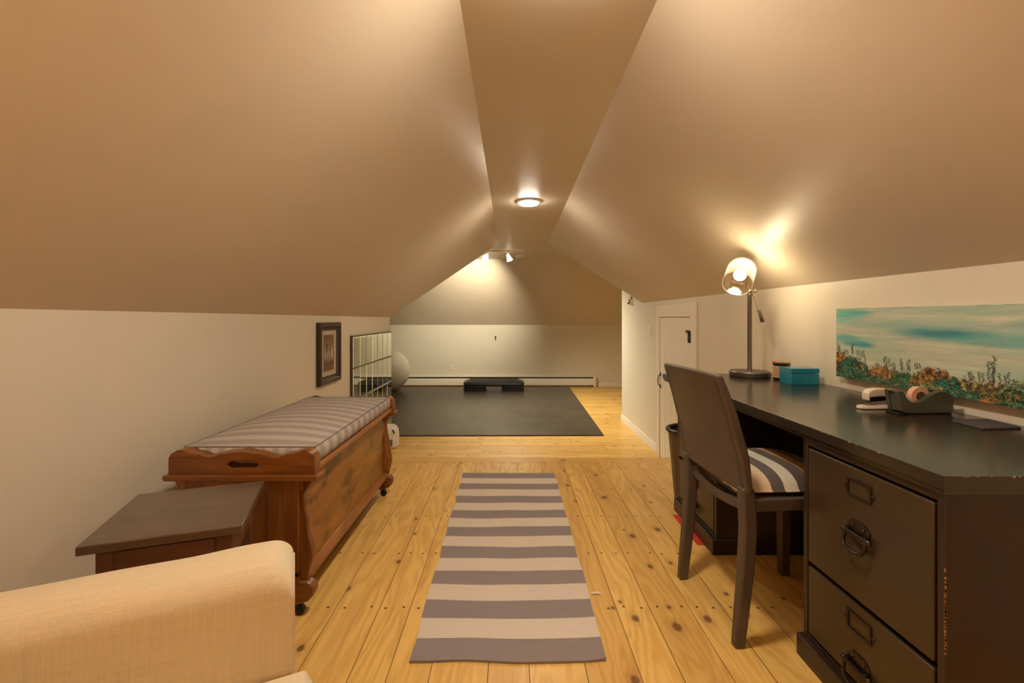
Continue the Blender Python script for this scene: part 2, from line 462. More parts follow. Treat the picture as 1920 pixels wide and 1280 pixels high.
boards('floor.001', (XA, XB, YE+.25, YFAR), ZF, 'x', 11, (.12, .19), None, [-2.9+.61*k for k in range(12)], endrange=(1.4, 3.0))

# baseboards
m = MB(); bbz = ZF+.10
m.prism([(XR, ZF), (XR-.016, ZF), (XR-.016, bbz-.012), (XR-.008, bbz), (XR, bbz)], 'y', 5.19, YW)
m.box(XR-.016, XR+.1, YW, YW+.016, ZF, bbz)
struct(m.build('baseboard_right', M['trim']))
m = MB(); m.box(1.98, XB, YFAR-.016, YFAR, ZF, ZF+.075)
struct(m.build('baseboard_far', M['trim'], bevel=.004))
m = MB(); m.box(XL, XL+.015, YB, YE, 0, .09)
struct(m.build('baseboard_left', M['trim'], bevel=.004))
m = MB(); m.box(XR-.015, XR, YB, YE, 0, .09)
struct(m.build('baseboard_near_right', M['trim'], bevel=.004))

# ---- knee wall door on the right
DY0, DY1 = 4.215, 5.058
m = MB(); t0 = XR-.022
m.box(t0, XR, 4.072, DY0-.006, ZF, H+.135); m.box(t0, XR, DY1+.006, 5.185, ZF, H+.135); m.box(t0, XR, DY0-.006, DY1+.006, H+.006, H+.135)
struct(m.build('trim_3', M['trim'], bevel=.003))
m = MB(); nb = 5; w = (DY1-DY0)/nb
for i in range(nb):
    m.box(XR-.014, XR, DY0+i*w+.002, DY0+(i+1)*w-.002, ZF+.006, H)
m.box(XR-.009, XR, DY0, DY1, ZF+.006, H)
door = m.build('door_1', M['trim'], bevel=.003); struct(door, 'low white plank door in the right knee wall behind the desk', 'door')
m = MB(); hz, hy = .436, DY1-.02
m.tube([(XR-.014, hy, hz+.062), (XR-.04, hy, hz+.048), (XR-.045, hy, hz+.02), (XR-.045, hy, hz-.02), (XR-.04, hy, hz-.048), (XR-.014, hy, hz-.062)], .005, 8)
m.box(XR-.02, XR-.013, hy-.012, hy+.012, hz+.05, hz+.085); m.box(XR-.02, XR-.013, hy-.012, hy+.012, hz-.085, hz-.05)
m.build('door_handle', M['iron'], door)
m = MB(); hz = .95; hy = DY0
for dy in (-.022, .022):
    m.box(t0-.004, XR-.012, hy+dy-.011, hy+dy+.011, hz-.055, hz+.055)
m.box(t0-.005, XR-.012, hy-.03, hy+.03, hz-.012, hz+.012); m.box(XR-.018, XR-.012, hy+.02, hy+.10, hz+.035, hz+.06)
m.build('hinge', M['iron'], door)

# ================================================================== WALL FITTINGS
def plate_right(name, label, cat, u, v, w, h):
    Y = F*XR/(u-VX); z = H-(v-VY)/F*Y
    m = MB(); m.box(XR-.008, XR, Y-w/2, Y+w/2, z-h/2, z+h/2)
    o = m.build(name, M['white_plastic'], bevel=.003, off=(XR, Y, z)); o.location = (XR, Y, z); tag(o, label, cat)
    q = MB(); q.box(-.013, -.007, -.012, .012, -.026, .026); q.build('rocker', M['white_plastic'], o, bevel=.002)
plate_right('light_switch', 'white light switch on the wall left of the small plank door', 'light switch', 1219, 620, .075, .12)
Y = 6.27; z = H+29*Y/F
t = thing('motion_sensor', 'small round silver sensor high on the partition wall by the sloped ceiling', 'sensor', (XR, Y, z))
Mx = Matrix.Rotation(-PI/2, 4, 'Y')
m = MB(); m.lathe([(.045, 0), (.045, .02), (.04, .03)], n=24, M4=Mx); m.build('base', M['white_plastic'], t)
m = MB(); m.lathe([(.036, .029), (.034, .045), (.024, .057), (.008, .062)], n=24, M4=Mx); m.build('dome', M['nickel'], t)
m = MB(); m.box(-.02, 0, -.015, .02, .045, .075); m.build('bracket', M['nickel'], t)
# far wall outlet and hook
c = P(846, 689, YFAR)
o = MB().box(-.035, .035, -.008, 0, -.06, .06).build('wall_outlet', M['white_plastic'], bevel=.003); o.location = c
tag(o, 'white electrical outlet on the far knee wall above the baseboard heater', 'outlet')
for dz in (-.028, .028):
    MB().box(-.016, .016, -.011, -.007, dz-.017, dz+.017).build('socket', M['cream_plastic'], o, bevel=.002)
c = P(929, 632, YFAR)
t = thing('wall_hook', 'small dark metal hook on the middle of the far wall', 'hook', c)
MB().box(-.018, .018, -.008, 0, -.03, .03).build('plate', M['nickel'], t, bevel=.003)
MB().tube([(0, -.006, .015), (0, -.03, .0), (0, -.045, -.03), (0, -.04, -.05), (0, -.02, -.05)], .008, 8).build('prong', M['iron'], t)

# ceiling fixtures
def ceiling_light(loc, label, col, s):
    t = thing('ceiling_light', label, 'ceiling light', loc, 0)
    MB().lathe([(.085, 0), (.122, 0), (.122, -.008), (.112, -.016), (.094, -.018), (.085, -.018)], n=48).build('trim_ring', M['white_plastic'], t, recalc=True)
    MB().lathe([(.094, -.010), (.094, -.024), (.084, -.032), (.05, -.037), (.01, -.039)], n=48).build('diffuser', emit('lit_diffuser', col, s), t)
    return t
LC = (1.0, .865, .69)
ceiling_light((.19, 4.457, ZC), 'round white flush ceiling light glowing above the end of the striped rug', LC, 85)
ceiling_light((.17, 1.33, ZC), 'round white flush ceiling light overhead above the near end of the rug', LC, 140)
ceiling_light((.17, -1.6, ZC), 'round white flush ceiling light above the near end of the attic behind the view', LC, 60)

Yd = 8.3
t = thing('smoke_detector', 'round white smoke detector on the far ceiling beside the track lights', 'smoke detector', (P(974, 478, Yd).x, Yd, ZC))
MB().lathe([(.068, 0), (.068, -.028), (.06, -.045), (.045, -.05)], n=32).build('housing', M['white_plastic'], t)
m = MB()
for k in range(5): m.box(-.035+k*.0155, -.03+k*.0155, -.045, .045, -.06, -.048)
m.build('vent', M['white_plastic'], t)

Yt = 7.75
M['lit_glass'] = emit('lit_frosted_glass', (1, .9, .7), 1.6)
t = thing('track_light', 'white ceiling track with two spotlights in the far room', 'track light', (-.1, Yt, ZC))
MB().box(-.42, .22, -.018, .018, -.025, 0).build('track', M['cream_plastic'], t, bevel=.003)
sp = []
for hx, aim in ((-.29, Vector((-.50, 1.75, -.72))), (.08, Vector((.85, -.30, -2.2)))):
    a = aim.normalized(); top = Vector((hx, 0, -.025)); j = top+Vector((0, 0, -.065))
    m = MB(); m.cyl(top, j, .008, n=10); m.cyl(top+Vector((0, 0, .004)), top+Vector((0, 0, -.018)), .018, n=14); m.build('stem', M['white_plastic'], t)
    rot = a.to_track_quat('Z', 'Y').to_matrix().to_4x4()
    hd = MB().lathe([(.016, -.03), (.026, -.02), (.034, .02), (.05, .075), (.054, .085), (.050, .085), (.046, .078)], c=j, n=24, M4=rot, caps=False).build('spot_head', M['lit_glass'], t)
    MB().lathe([(.045, .070), (.03, .078), (.005, .08)], c=j, n=24, M4=rot).build('bulb', emit('lit_spot', (1, .9, .68), 25), hd)
    sp.append((Vector((-.1, Yt, ZC))+j+a*.10, a))
for i, (p, a) in enumerate(sp):
    l = bpy.data.lights.new('spot_beam', 'SPOT'); l.energy = (165, 240)[i]; l.color = (1, .89, .66); l.spot_size = R((84, 128)[i]); l.spot_blend = 1.0; l.shadow_soft_size = .035
    lo = bpy.data.objects.new('spot_beam', l); COL.objects.link(lo); lo.location = p; lo.rotation_euler = a.to_track_quat('-Z', 'Y').to_euler()

# ================================================================== FAR ROOM THINGS
# rubber mat
m = MB(); m.poly([(-2.95, 5.93, ZF+.016), (1.235, 5.95, ZF+.016), (1.325, 10.06, ZF+.016), (-2.95, 10.06, ZF+.016)])
mm = MB(); pts = [(-2.95, 5.93), (1.235, 5.95), (1.325, 10.06), (-2.95, 10.06)]
mm.prism(pts, 'z', ZF, ZF+.016)
for (a, b) in (((-1.9, 5.94), (-1.88, 10.06)), ((-.55, 5.94), (-.53, 10.06))):
    mm.box(a[0]-.0015, a[0]+.0015, a[1]+.01, b[1]-.02, ZF+.0155, ZF+.0163)
tag(mm.build('exercise_mat', M['mat'], bevel=.003), 'large black rubber exercise mat covering the far floor', 'exercise mat')
ZM = ZF+.016
# heater
t = thing('baseboard_heater', 'long cream baseboard heater along the far wall', 'heater', (-.3, YFAR, ZF))
x0, x1 = -2.6, 2.24
MB().prism([(0, .02), (-.018, .02), (-.018, .215), (-.075, .215), (-.088, .222), (-.088, .232), (-.07, .238), (0, .238)], 'x', x0, x1-.06).build('back_panel', M['heater'], t)
MB().prism([(-.088, .035), (-.095, .04), (-.095, .17), (-.085, .188), (-.08, .188), (-.08, .035)], 'x', x0, x1-.06).build('front_panel', M['heater'], t)
MB().box(x0, x1-.06, -.07, -.02, .05, .2).build('fin_element', M['dark'], t)
MB().box(x1-.06, x1, -.1, 0, .0, .24).build('end_cap', M['heater'], t, bevel=.006)
# ball
t = MB().sphere((0, 0, 0), .42, 48, 32).build('exercise_ball', M['ball'], angle=80)
t.location = (P(731, 693, 9.6).x, 9.6, ZM+.42); tag(t, 'large cream exercise ball in the far left corner', 'exercise ball')
# aerobic step
xc = (P(868, 0, 9.44).x+P(983, 0, 9.44).x)/2; hw = .60
t = thing('aerobic_step', 'black aerobic step platform on stacked risers at the back of the mat', 'aerobic step', (xc, 9.70, ZM))
def rrect(hx, hy, r, n=6):
    out = []
    for cx, cy, a0 in ((hx-r, hy-r, 0), (-hx+r, hy-r, 90), (-hx+r, -hy+r, 180), (hx-r, -hy+r, 270)):
        for k in range(n+1):
            a = R(a0+90*k/n); out.append((cx+r*math.cos(a), cy+r*math.sin(a)))
    return out
def loft(mb, secs, mi=0):
    n = len(secs[0][0]); vs = []; fs = []
    for pts, z in secs: vs += [(p[0], p[1], z) for p in pts]
    for i in range(len(secs)-1):
        for j in range(n): fs.append((i*n+j, i*n+(j+1) % n, (i+1)*n+(j+1) % n, (i+1)*n+j))
    fs += [tuple(range(n))[::-1], tuple(range((len(secs)-1)*n, len(secs)*n))]
    return mb.add(vs, fs, mi)
m = MB(); loft(m, [(rrect(hw+.02, .235, .09), .115), (rrect(hw+.045, .245, .10), .135), (rrect(hw+.03, .235, .09), .175), (rrect(hw-.05, .20, .06), .205), (rrect(hw-.07, .185, .05), .21)])
m.build('platform', M['riser'], t)
MB().prism(rrect(hw-.09, .165, .02), 'z', .205, .214).build('tread_pad', M['tread'], t, bevel=.002)
for sx in (-1, 1):
    for k in range(2):
        m = MB(); cx = sx*(hw-.2)
        loft(m, [([(p[0]+cx, p[1]) for p in rrect(.215, .215, .05)], .002+.057*k), ([(p[0]+cx, p[1]) for p in rrect(.235, .235, .06)], .014+.057*k), ([(p[0]+cx, p[1]) for p in rrect(.235, .235, .06)], .042+.057*k), ([(p[0]+cx, p[1]) for p in rrect(.21, .21, .05)], .056+.057*k)])
        m.build('riser', M['riser'], t)
# tiled mirror on the left wall
t = thing('wall_mirror', 'large wall mirror with narrow upright tile panes behind the pine bench', 'mirror', (XL, 4.89, .36))
MB().box(.003, .022, -.695, .695, -.60, .60).build('backing', M['grid'], t)
nc, nr = 7, 4; tw, th = 1.37/nc, 1.18/nr
m = MB(); rnd = random.Random(2)
for i in range(nc):
    for j in range(nr):
        y0, z0 = -.685+i*tw+.004, -.59+j*th+.004; y1, z1 = y0+tw-.008, z0+th-.008; b = .007
        rx = rnd.uniform(-.0006, .0006)
        o_ = [(.0240, y0, z0), (.0235, y1, z0), (.0235, y1, z1), (.0235, y0, z1)]
        i_ = [(  .0262+rx, y0+b, z0+b), (  .0262, y1-b, z0+b), (  .0262-rx, y1-b, z1-b), (  .0262, y0+b, z1-b)]
        m.add(o_+i_, [(4, 5, 6, 7), (0, 1, 5, 4), (1, 2, 6, 5), (2, 3, 7, 6), (3, 0, 4, 7)])
m.build('mirror_tiles', M['mirror'], t, angle=1)
# small white appliance behind the bench
t = thing('portable_heater', 'small white rounded plastic appliance on the lower floor past the bench', 'portable heater', (P(732, 0, 5.45).x, 5.45, ZF))
m = MB(); loft(m, [(rrect(.075, .08, .06), 0), (rrect(.095, .10, .075), .02), (rrect(.10, .105, .08), .13), (rrect(.09, .095, .075), .22), (rrect(.06, .06, .05), .262), (rrect(.03, .03, .025), .27)])
m.build('body', M['white_plastic'], t)
MB().tube([(.05, -.095, .23), (.068, -.1, .20), (.073, -.104, .185)], .008, 8).build('grip', M['black_plastic'], t)
m = MB()
for k in range(5): m.box(-.05, .05, -.108, -.098, .04+k*.016, .047+k*.016)
m.build('grille', M['dark'], t)

# ================================================================== PICTURE FRAME (left wall)
W_, H_ = .44, .49
t = thing('picture_frame', 'dark framed sepia group photograph hanging on the left wall above the bench', 'picture', (XL, 3.682, .845))
fw, fd = .062, .034
m = MB()
prof = [(0, 0), (0, fd*.75), (.012, fd), (.03, fd), (.045, fd*.6), (fw, fd*.45), (fw, 0)]
ring = []
for dep, dx in prof:
    hy, hz = W_/2-dep, H_/2-dep
    ring.append([(dx, -hy, -hz), (dx, hy, -hz), (dx, hy, hz), (dx, -hy, hz)])
vs = [p for r in ring for p in r]; fs = []
for i in range(len(ring)-1):
    for j in range(4): fs.append((i*4+j, i*4+(j+1) % 4, (i+1)*4+(j+1) % 4, (i+1)*4+j))
m.add(vs, fs); m.build('frame', M['frame'], t, angle=20)
MB().box(.002, .008, -W_/2+fw, W_/2-fw, -H_/2+fw, H_/2-fw).build('mount', M['mount'], t)
def colour_grid(name, arr, fn, parent, rough=.5):
    """arr h x w x 3 linear colours -> a finely divided painted surface"""
    h, w = arr.shape[:2]; mb = MB(); mb.grid(fn, w, h)
    me_obj = mb.build(name, paint_mat(name, rough), parent, recalc=False)
    at = me_obj.data.color_attributes.new('paint', 'FLOAT_COLOR', 'POINT')
    ext = np.zeros((h+1, w+1, 4), np.float32); ext[..., 3] = 1
    ext[:h, :w, :3] = arr; ext[h, :w, :3] = arr[-1]; ext[:, w, :3] = ext[:, w-1, :3]
    at.data.foreach_set('color', ext.reshape(-1)); return me_obj
def paint_mat(name, rough):
    m, nt, b = new_mat(name+'_pigment')
    at = N(nt, 'ShaderNodeVertexColor', layer_name='paint'); L(nt, at.outputs[0], b.inputs['Base Color'])
    b.inputs['Roughness'].default_value = rough
    if rough < .6: bump(nt, b, noise(nt, objco(nt, (60, 60, 160)), 1, 4), .25, .002)
    return m
def vnoise(h, w, cy, cx, rng):
    """smooth value noise with cell size cy, cx"""
    gy, gx = int(h/cy)+3, int(w/cx)+3
    g = rng.random((gy, gx)); y = np.arange(h)/cy; x = np.arange(w)/cx
    yi, xi = y.astype(int), x.astype(int); fy, fx = y-yi, x-xi
    fy = fy*fy*(3-2*fy); fx = fx*fx*(3-2*fx)
    a = g[yi][:, xi]; b = g[yi][:, xi+1]; c = g[yi+1][:, xi]; d = g[yi+1][:, xi+1]
    return (a*(1-fx)+b*fx)*(1-fy)[:, None]+(c*(1-fx)+d*fx)*fy[:, None]
rng = np.random.default_rng(3)
h, w = 70, 56
ph = np.zeros((h, w, 3)); ph[:] = (.20, .115, .06)
ph *= (.55+.7*vnoise(h, w, 5, 5, rng))[..., None]
yy, xx = np.mgrid[0:h, 0:w]
def blob(cy, cx, ry, rx, c, k=1.0):
    d = ((yy-cy)/ry)**2+((xx-cx)/rx)**2; a = np.clip(1.3-d, 0, 1)[..., None]*k
    ph[:] = ph*(1-a)+np.array(c)*a
for i, (cx, top, ht, dark) in enumerate([(8, 50, 44, 0), (15, 56, 50, 1), (22, 60, 54, 1), (28, 54, 40, 0), (34, 58, 50, 1), (41, 55, 46, 0), (48, 50, 40, 0), (18, 44, 36, 0), (30, 40, 34, 0), (44, 40, 30, 0)]):
    c = (.52, .42, .31) if not dark else (.10, .055, .03)
    blob(top-ht*.38, cx, ht*.34, 3.6, c, .9); blob(top, cx, 3.2, 2.2, (.45, .33, .22), .95); blob(top+2.2, cx, 1.6, 2.2, (.06, .03, .02), .9)
    blob(top-ht*.85, cx-1, ht*.14, 1, (.12, .07, .04), .9); blob(top-ht*.85, cx+1.4, ht*.14, 1, (.12, .07, .04), .9)
py, pz = .105, .145
colour_grid('photograph', ph, lambda u, v: (.0095, -py+2*py*u, -pz+2*pz*v), t, .7)

# ================================================================== STORAGE BENCH
t = thing('storage_bench', 'orange pine sleigh storage bench on casters along the left wall', 'storage bench', (-1.006, 1.72, 0))
LB = 1.18; HWd = .270
def spl(pts, q):
    q = min(max(q, pts[0][0]), pts[-1][0])
    for (a, x), (b, y) in zip(pts[:-1], pts[1:]):
        if a <= q <= b:
            f = (q-a)/(b-a) if b > a else 0; f = f*f*(3-2*f); return x+(y-x)*f
SP = [(.13, .238), (.15, .246), (.227, .262), (.34, .243), (.45, .228), (.52, .262), (.56, .270)]
zs = [.13+i*(.555-.13)/40 for i in range(41)]
for y0, y1, nm in ((0, .03, 'near'), (LB-.03, LB, 'far')):
    m = MB(); m.bands([(q, -spl(SP, q), spl(SP, q)) for q in zs], y0, y1)
    e = m.build('end_panel', M['chest'], t, bevel=.004)
    yo = y0-.014 if nm == 'near' else y1
    m = MB()
    for sx in (-1, 1):                                  # stiles and moulding planted on the end
        a, b = sorted((sx*.10, sx*.215))
        m.box(a, b, yo, yo+.014, .155, .525)
    m.box(-.215, .215, yo, yo+.014, .135, .175); m.box(-.23, .23, yo+.002, yo+.012, .48, .525)
    m.build('stile', M['chest'], e, bevel=.003)
    m = MB(); xs = [-.275+i*.55/60 for i in range(61)]
    TOP = [(-.275, .60), (-.262, .622), (-.235, .633), (-.17, .618), (-.125, .606), (-.06, .62), (0, .627), (.06, .619), (.12, .604), (.19, .618), (.24, .633), (.262, .622), (.275, .60)]
    def slot(x):
        cx = .004; hl = .055; q = abs(x-cx)
        if q > hl: return 0
        return .0125*math.sqrt(max(0, 1-max(0, (q-.043)/.012)**2))
    zc = .577
    ya, yb = y0-.012, y1+.012
    m.bands([(x, zc+slot(x), spl(TOP, x)) for x in xs], ya, yb, 'c')
    m.bands([(x, .535, zc-slot(x)-1e-5) for x in xs], ya, yb, 'c')
    m.build('handle_rail', M['chest_h'], t, bevel=.0015)
    m = MB(); prf = [(0, 0), (.018, 0), (.026, .008), (.026, .016), (.018, .024), (0, .024)]
    m.prism([(-.285, .517), (.285, .517), (.291, .527), (.288, .54), (-.288, .54), (-.291, .527)], 'y', ya-.012, yb+.012)
    m.build('moulding', M['chest_h'], t, bevel=.004)
    for sx in (-1, 1):                                  # scroll foot and caster
        pts = [(sx*.10, .135), (sx*.240, .135), (sx*.262, .122), (sx*.272, .105), (sx*.266, .08), (sx*.245, .058), (sx*.205, .045), (sx*.15, .045), (sx*.12, .07), (sx*.105, .10)]
        yc = y0-.008 if nm == 'near' else y0-.008
        ft = MB().prism(pts, 'y', yc, yc+.046).build('foot', M['chest_h'], t, bevel=.007)
        m = MB(); cx = sx*.205; cy = yc+.023
        m.cyl((cx, cy, .046), (cx, cy, .030), .008, n=10); m.box(cx-.012, cx+.012, cy-.012, cy-.009, .016, .040); m.box(cx-.012, cx+.012, cy+.009, cy+.012, .016, .040)
        m.cyl((cx+.004, cy-.008, .019), (cx+.004, cy+.008, .019), .019, n=20, mi=1)
        m.build('caster', [M['iron'], M['rubber']], t)
MB().box(.20, .222, .03, LB-.03, .15, .535).build('front_panel', M['chest_front'], t)
m = MB(); m.prism([(.20, .53), (.255, .53), (.270, .543), (.270, .556), (.258, .563), (.20, .563)], 'y', .02, LB-.02); m.build('top_rail', M['chest_edge'], t, bevel=.003)
m = MB(); m.prism([(.20, .128), (.243, .128), (.247, .14), (.236, .155), (.226, .168), (.20, .168)], 'y', .03, LB-.03); m.build('bottom_rail', M['chest_edge'], t, bevel=.003)
for y0, y1 in ((.03, .052), (LB-.052, LB-.03)):
    MB().bands([(q, .19, spl(SP, q)-.006) for q in zs if q > .16], y0, y1).build('edge_moulding', M['chest_edge'], t, bevel=.003)
MB().box(-.222, -.20, .03, LB-.03, .15, .555).build('back_panel', M['chest'], t)
MB().box(-.20, .20, .03, LB-.03, .15, .17).build('bottom_board', M['chest'], t)
MB().box(-.235, .222, .03, LB-.03, .535, .56).build('lid', M['chest_h'], t)

# striped bench cushion
cx0, cx1, cy0, cy1 = -.262, .262, .036, LB-.034
t = thing('bench_cushion', 'grey and cream striped cushion lying on the pine storage bench', 'cushion', (-1.006, 1.72, .5625))
m = MB(); hx, hy = (cx1-cx0)/2, (cy1-cy0)/2; mx, my = (cx0+cx1)/2, (cy0+cy1)/2
def cush(mb, hx, hy, mx, my, z0, z1, dome, r, nx=24, ny=40, mi_end=1):
    def top(u, v):
        x, y = 2*u-1, 2*v-1
        d = dome*(1-abs(x)**2.2)*(1-abs(y)**4)
        return (mx+x*(hx-r*.3), my+y*(hy-r*.3), z1+d)
    mb.grid(top, nx, ny)
    bot = lambda u, v: (mx+(2*u-1)*(hx-r*.3), my+(2*v-1)*(hy-r*.3), z0)
    mb.grid(bot, nx, ny, flip=True)
    prof = [(0, z1), (r*.3, z1-r*.25), (r*.42, (z0+z1)/2), (r*.3, z0+r*.25), (0, z0)]
    def side(fn, n, mi):
        vs = []; k = len(prof)
        for i in range(n+1):
            for q, z in prof: vs.append(fn(i/n, q, z))
        fs = [(i*k+j, (i+1)*k+j, (i+1)*k+j+1, i*k+j+1) for i in range(n) for j in range(k-1)]
        mb.add(vs, fs, mi)
    ax, ay = hx-r*.3, hy-r*.3
    def bl(t, q): return q*min(1, 12*min(t, 1-t)+.55)
    side(lambda t, q, z: (mx-ax+2*ax*t, my-ay-bl(t, q), z), nx, mi_end)
    side(lambda t, q, z: (mx+ax-2*ax*t, my+ay+bl(t, q), z), nx, mi_end)
    side(lambda t, q, z: (mx+ax+bl(t, q), my-ay+2*ay*t, z), ny, 0)
    side(lambda t, q, z: (mx-ax-bl(t, q), my+ay-2*ay*t, z), ny, 0)
    return ax, ay
ax, ay = cush(m, hx, hy, mx, my, .002, .066, .030, .03)
m.build('cover', [M['tick_y'], M['tick_x']], t, angle=50)
for z in (.066, .004):
    lp = []
    for a, b in (((-1, -1), (1, -1)), ((1, -1), (1, 1)), ((1, 1), (-1, 1)), ((-1, 1), (-1, -1))):
        for k in range(20):
            f = k/20; lp.append((mx+(a[0]+(b[0]-a[0])*f)*(ax+.001), my+(a[1]+(b[1]-a[1])*f)*(ay+.001), z))
    MB().tube(lp, .0026, 6, closed=True).build('piping', M['pipe_grey'], t)

# ================================================================== SIDE TABLE
zt = .555; hp = H-zt
cs = [Vector(((u-VX)/F, 1, 0))*(hp*F/(v-VY)) for u, v in ((149.3, 1024), (461, 982), (490.5, 901), (251, 928))]
cen = sum(cs, Vector())/4; ang = math.atan2(cs[1].y-cs[0].y, cs[1].x-cs[0].x); hs = (cs[1]-cs[0]).length/2
t = thing('side_table', 'small dark brown square side table between the armchair and the pine bench', 'side table', (cen.x, cen.y, 0), ang)
MB().box(-hs, hs, -hs, hs, zt-.024, zt).build('table_top', M['table_top'], t, bevel=.003)
q = hs-.032
m = MB(); m.box(-q, q, -q, -q+.018, zt-.12, zt-.024); m.box(-q, q, q-.018, q, zt-.12, zt-.024); m.box(-q, -q+.018, -q+.018, q-.018, zt-.12, zt-.024); m.box(q-.018, q, -q+.018, q-.018, zt-.12, zt-.024)
m.build('apron', M['table_body'], t, bevel=.002)
MB().box(-q+.05, q-.04, -q-.006, -q, zt-.105, zt-.036).build('drawer_front', M['table_body'], t, bevel=.002)
for sx in (-1, 1):
    for sy in (-1, 1):
        a, b = sx*(q-.016), sy*(q-.016)
        loft(mb := MB(), [([(a-.012, b-.012), (a+.012, b-.012), (a+.012, b+.012), (a-.012, b+.012)], 0), ([(a-.019, b-.019), (a+.019, b-.019), (a+.019, b+.019), (a-.019, b+.019)], zt-.13), ([(a-.019, b-.019), (a+.019, b-.019), (a+.019, b+.019), (a-.019, b+.019)], zt-.024)])
        mb.build('leg', M['table_body'], t, bevel=.002)
MB().box(-q+.02, q-.02, -q+.02, q-.02, .13, .148).build('shelf', M['table_top'], t, bevel=.002)

# ================================================================== ARMCHAIR
t = thing('armchair', 'beige linen slipcovered armchair at lower left with the side table behind its arm', 'armchair', (-.34, .711, 0), R(25))
AZ = .622
def slab(mb, x0, x1, y0, y1, z0, z1, r, nx=24, nt=8, sag=0, wob=.003, seed=1, endround=0):
    """upright padded slab along x with a rounded top"""
    rnd = np.random.default_rng(seed); nz = vnoise(nx+1, 64, 5, 9, rnd)
    prof = [(y0, z0)]+[(y0-.004*math.sin(PI*k/6), z0+(z1-r-z0)*k/6) for k in range(1, 7)]
    rr = min(r, (y1-y0)/2)
    for k in range(1, nt): a = PI-PI/2*k/nt; prof.append((y0+rr+rr*math.cos(a), z1-rr+rr*math.sin(a)))
    for k in range(7): prof.append((y0+rr+(y1-y0-2*rr)*k/6, z1+.004*math.sin(PI*k/6)))
    for k in range(1, nt): a = PI/2-PI/2*k/nt; prof.append((y1-rr+rr*math.cos(a), z1-rr+rr*math.sin(a)))
    for k in range(7): prof.append((y1, z1-rr+(z0-z1+rr)*k/6))
    n = len(prof); vs = []; fs = []
    for i in range(nx+1):
        f = i/nx; f = 1-(1-f)**1.8; x = x0+(x1-x0)*f
        for j, (y, z) in enumerate(prof):
            w = (nz[i, min(j, 63)]-.5)*wob
            zz = z-(sag*math.sin(PI*f) if z > z1-.1 else 0)
            if endround and x > x1-endround: zz -= (endround-math.sqrt(max(0, endround**2-(x-x1+endround)**2)))*max(0, (z-z0)/(z1-z0))**6
            vs.append((x, y+w, zz+w))
    for i in range(nx):
        for j in range(n-1): fs.append((i*n+j, (i+1)*n+j, (i+1)*n+j+1, i*n+j+1))
    fs += [tuple(range(n)), tuple(range(nx*n, (nx+1)*n))[::-1]]
    mb.add(vs, fs); return prof
for y0, y1 in ((.255, .425), (-.425, -.255)):
    m = MB(); prof = slab(m, -.86, 0, y0, y1, .03, AZ, .055, nx=36, sag=.004, seed=int(y1*100)+60, endround=.045)
    arm = m.build('arm', M['linen'], t, bevel=.010, seg=3, angle=50)
    MB().tube([(.0, y+(.001 if y > (y0+y1)/2 else -.001), z-.045*max(0, (z-.03)/(AZ-.03))**6) for y, z in prof if z > .05], .0032, 6).build('piping', M['linen_pipe'], arm)
m = MB(); slab(m, -.425+.17, .425-.17, -.11, .11, .03, .80, .07, seed=9)
m.v = [(-.75+p[1]*1.0-(p[2]-.3)*.12, p[0], p[2]) for p in m.v]
m.build('backrest', M['linen'], t, bevel=.01, angle=50)
MB().box(-.80, -.02, -.255, .255, .05, .30).build('base', M['linen'], t, bevel=.01)
m = MB(); cush(m, .33, .252, -.295, 0, .30, .404, .030, .045, 30, 24, 0)
m.build('seat_cushion', M['linen'], t, angle=60)
for sx, sy in ((-.8, -.37), (-.8, .37), (-.05, -.37), (-.05, .37)):
    MB().box(sx-.02, sx+.02, sy-.02, sy+.02, 0, .05).build('foot', M['table_body'], t, bevel=.002)

# ================================================================== FLOOR LAMP (just out of frame, lights the left side)
t = thing('floor_lamp', 'slim floor lamp with a fabric drum shade behind the armchair', 'floor lamp', (-1.16, -.25, 0))
MB().lathe([(.13, 0), (.13, .015), (.12, .025), (.02, .03)]).build('base', M['lamp_metal'], t)
MB().cyl((0, 0, .025), (0, 0, .95), .011).build('pole', M['lamp_metal'], t)
m, nt, b = new_mat('warm_shade_fabric'); b.inputs['Base Color'].default_value = (.8, .55, .32, 1); b.inputs['Roughness'].default_value = .9
b.inputs['Transmission Weight'].default_value = 0
out = nt.nodes['Material Output']; tl = N(nt, 'ShaderNodeBsdfTranslucent'); tl.inputs[0].default_value = (.95, .62, .33, 1)
ms = N(nt, 'ShaderNodeMixShader'); ms.inputs[0].default_value = .6; L(nt, b.outputs[0], ms.inputs[1]); L(nt, tl.outputs[0], ms.inputs[2]); L(nt, ms.outputs[0], out.inputs[0])
MB().lathe([(.16, .86), (.13, 1.08)], n=40, caps=False).build('shade', m, t)
MB().sphere((0, 0, .99), .035).build('bulb', emit('warm_bulb', (1, .63, .30), 360), t)

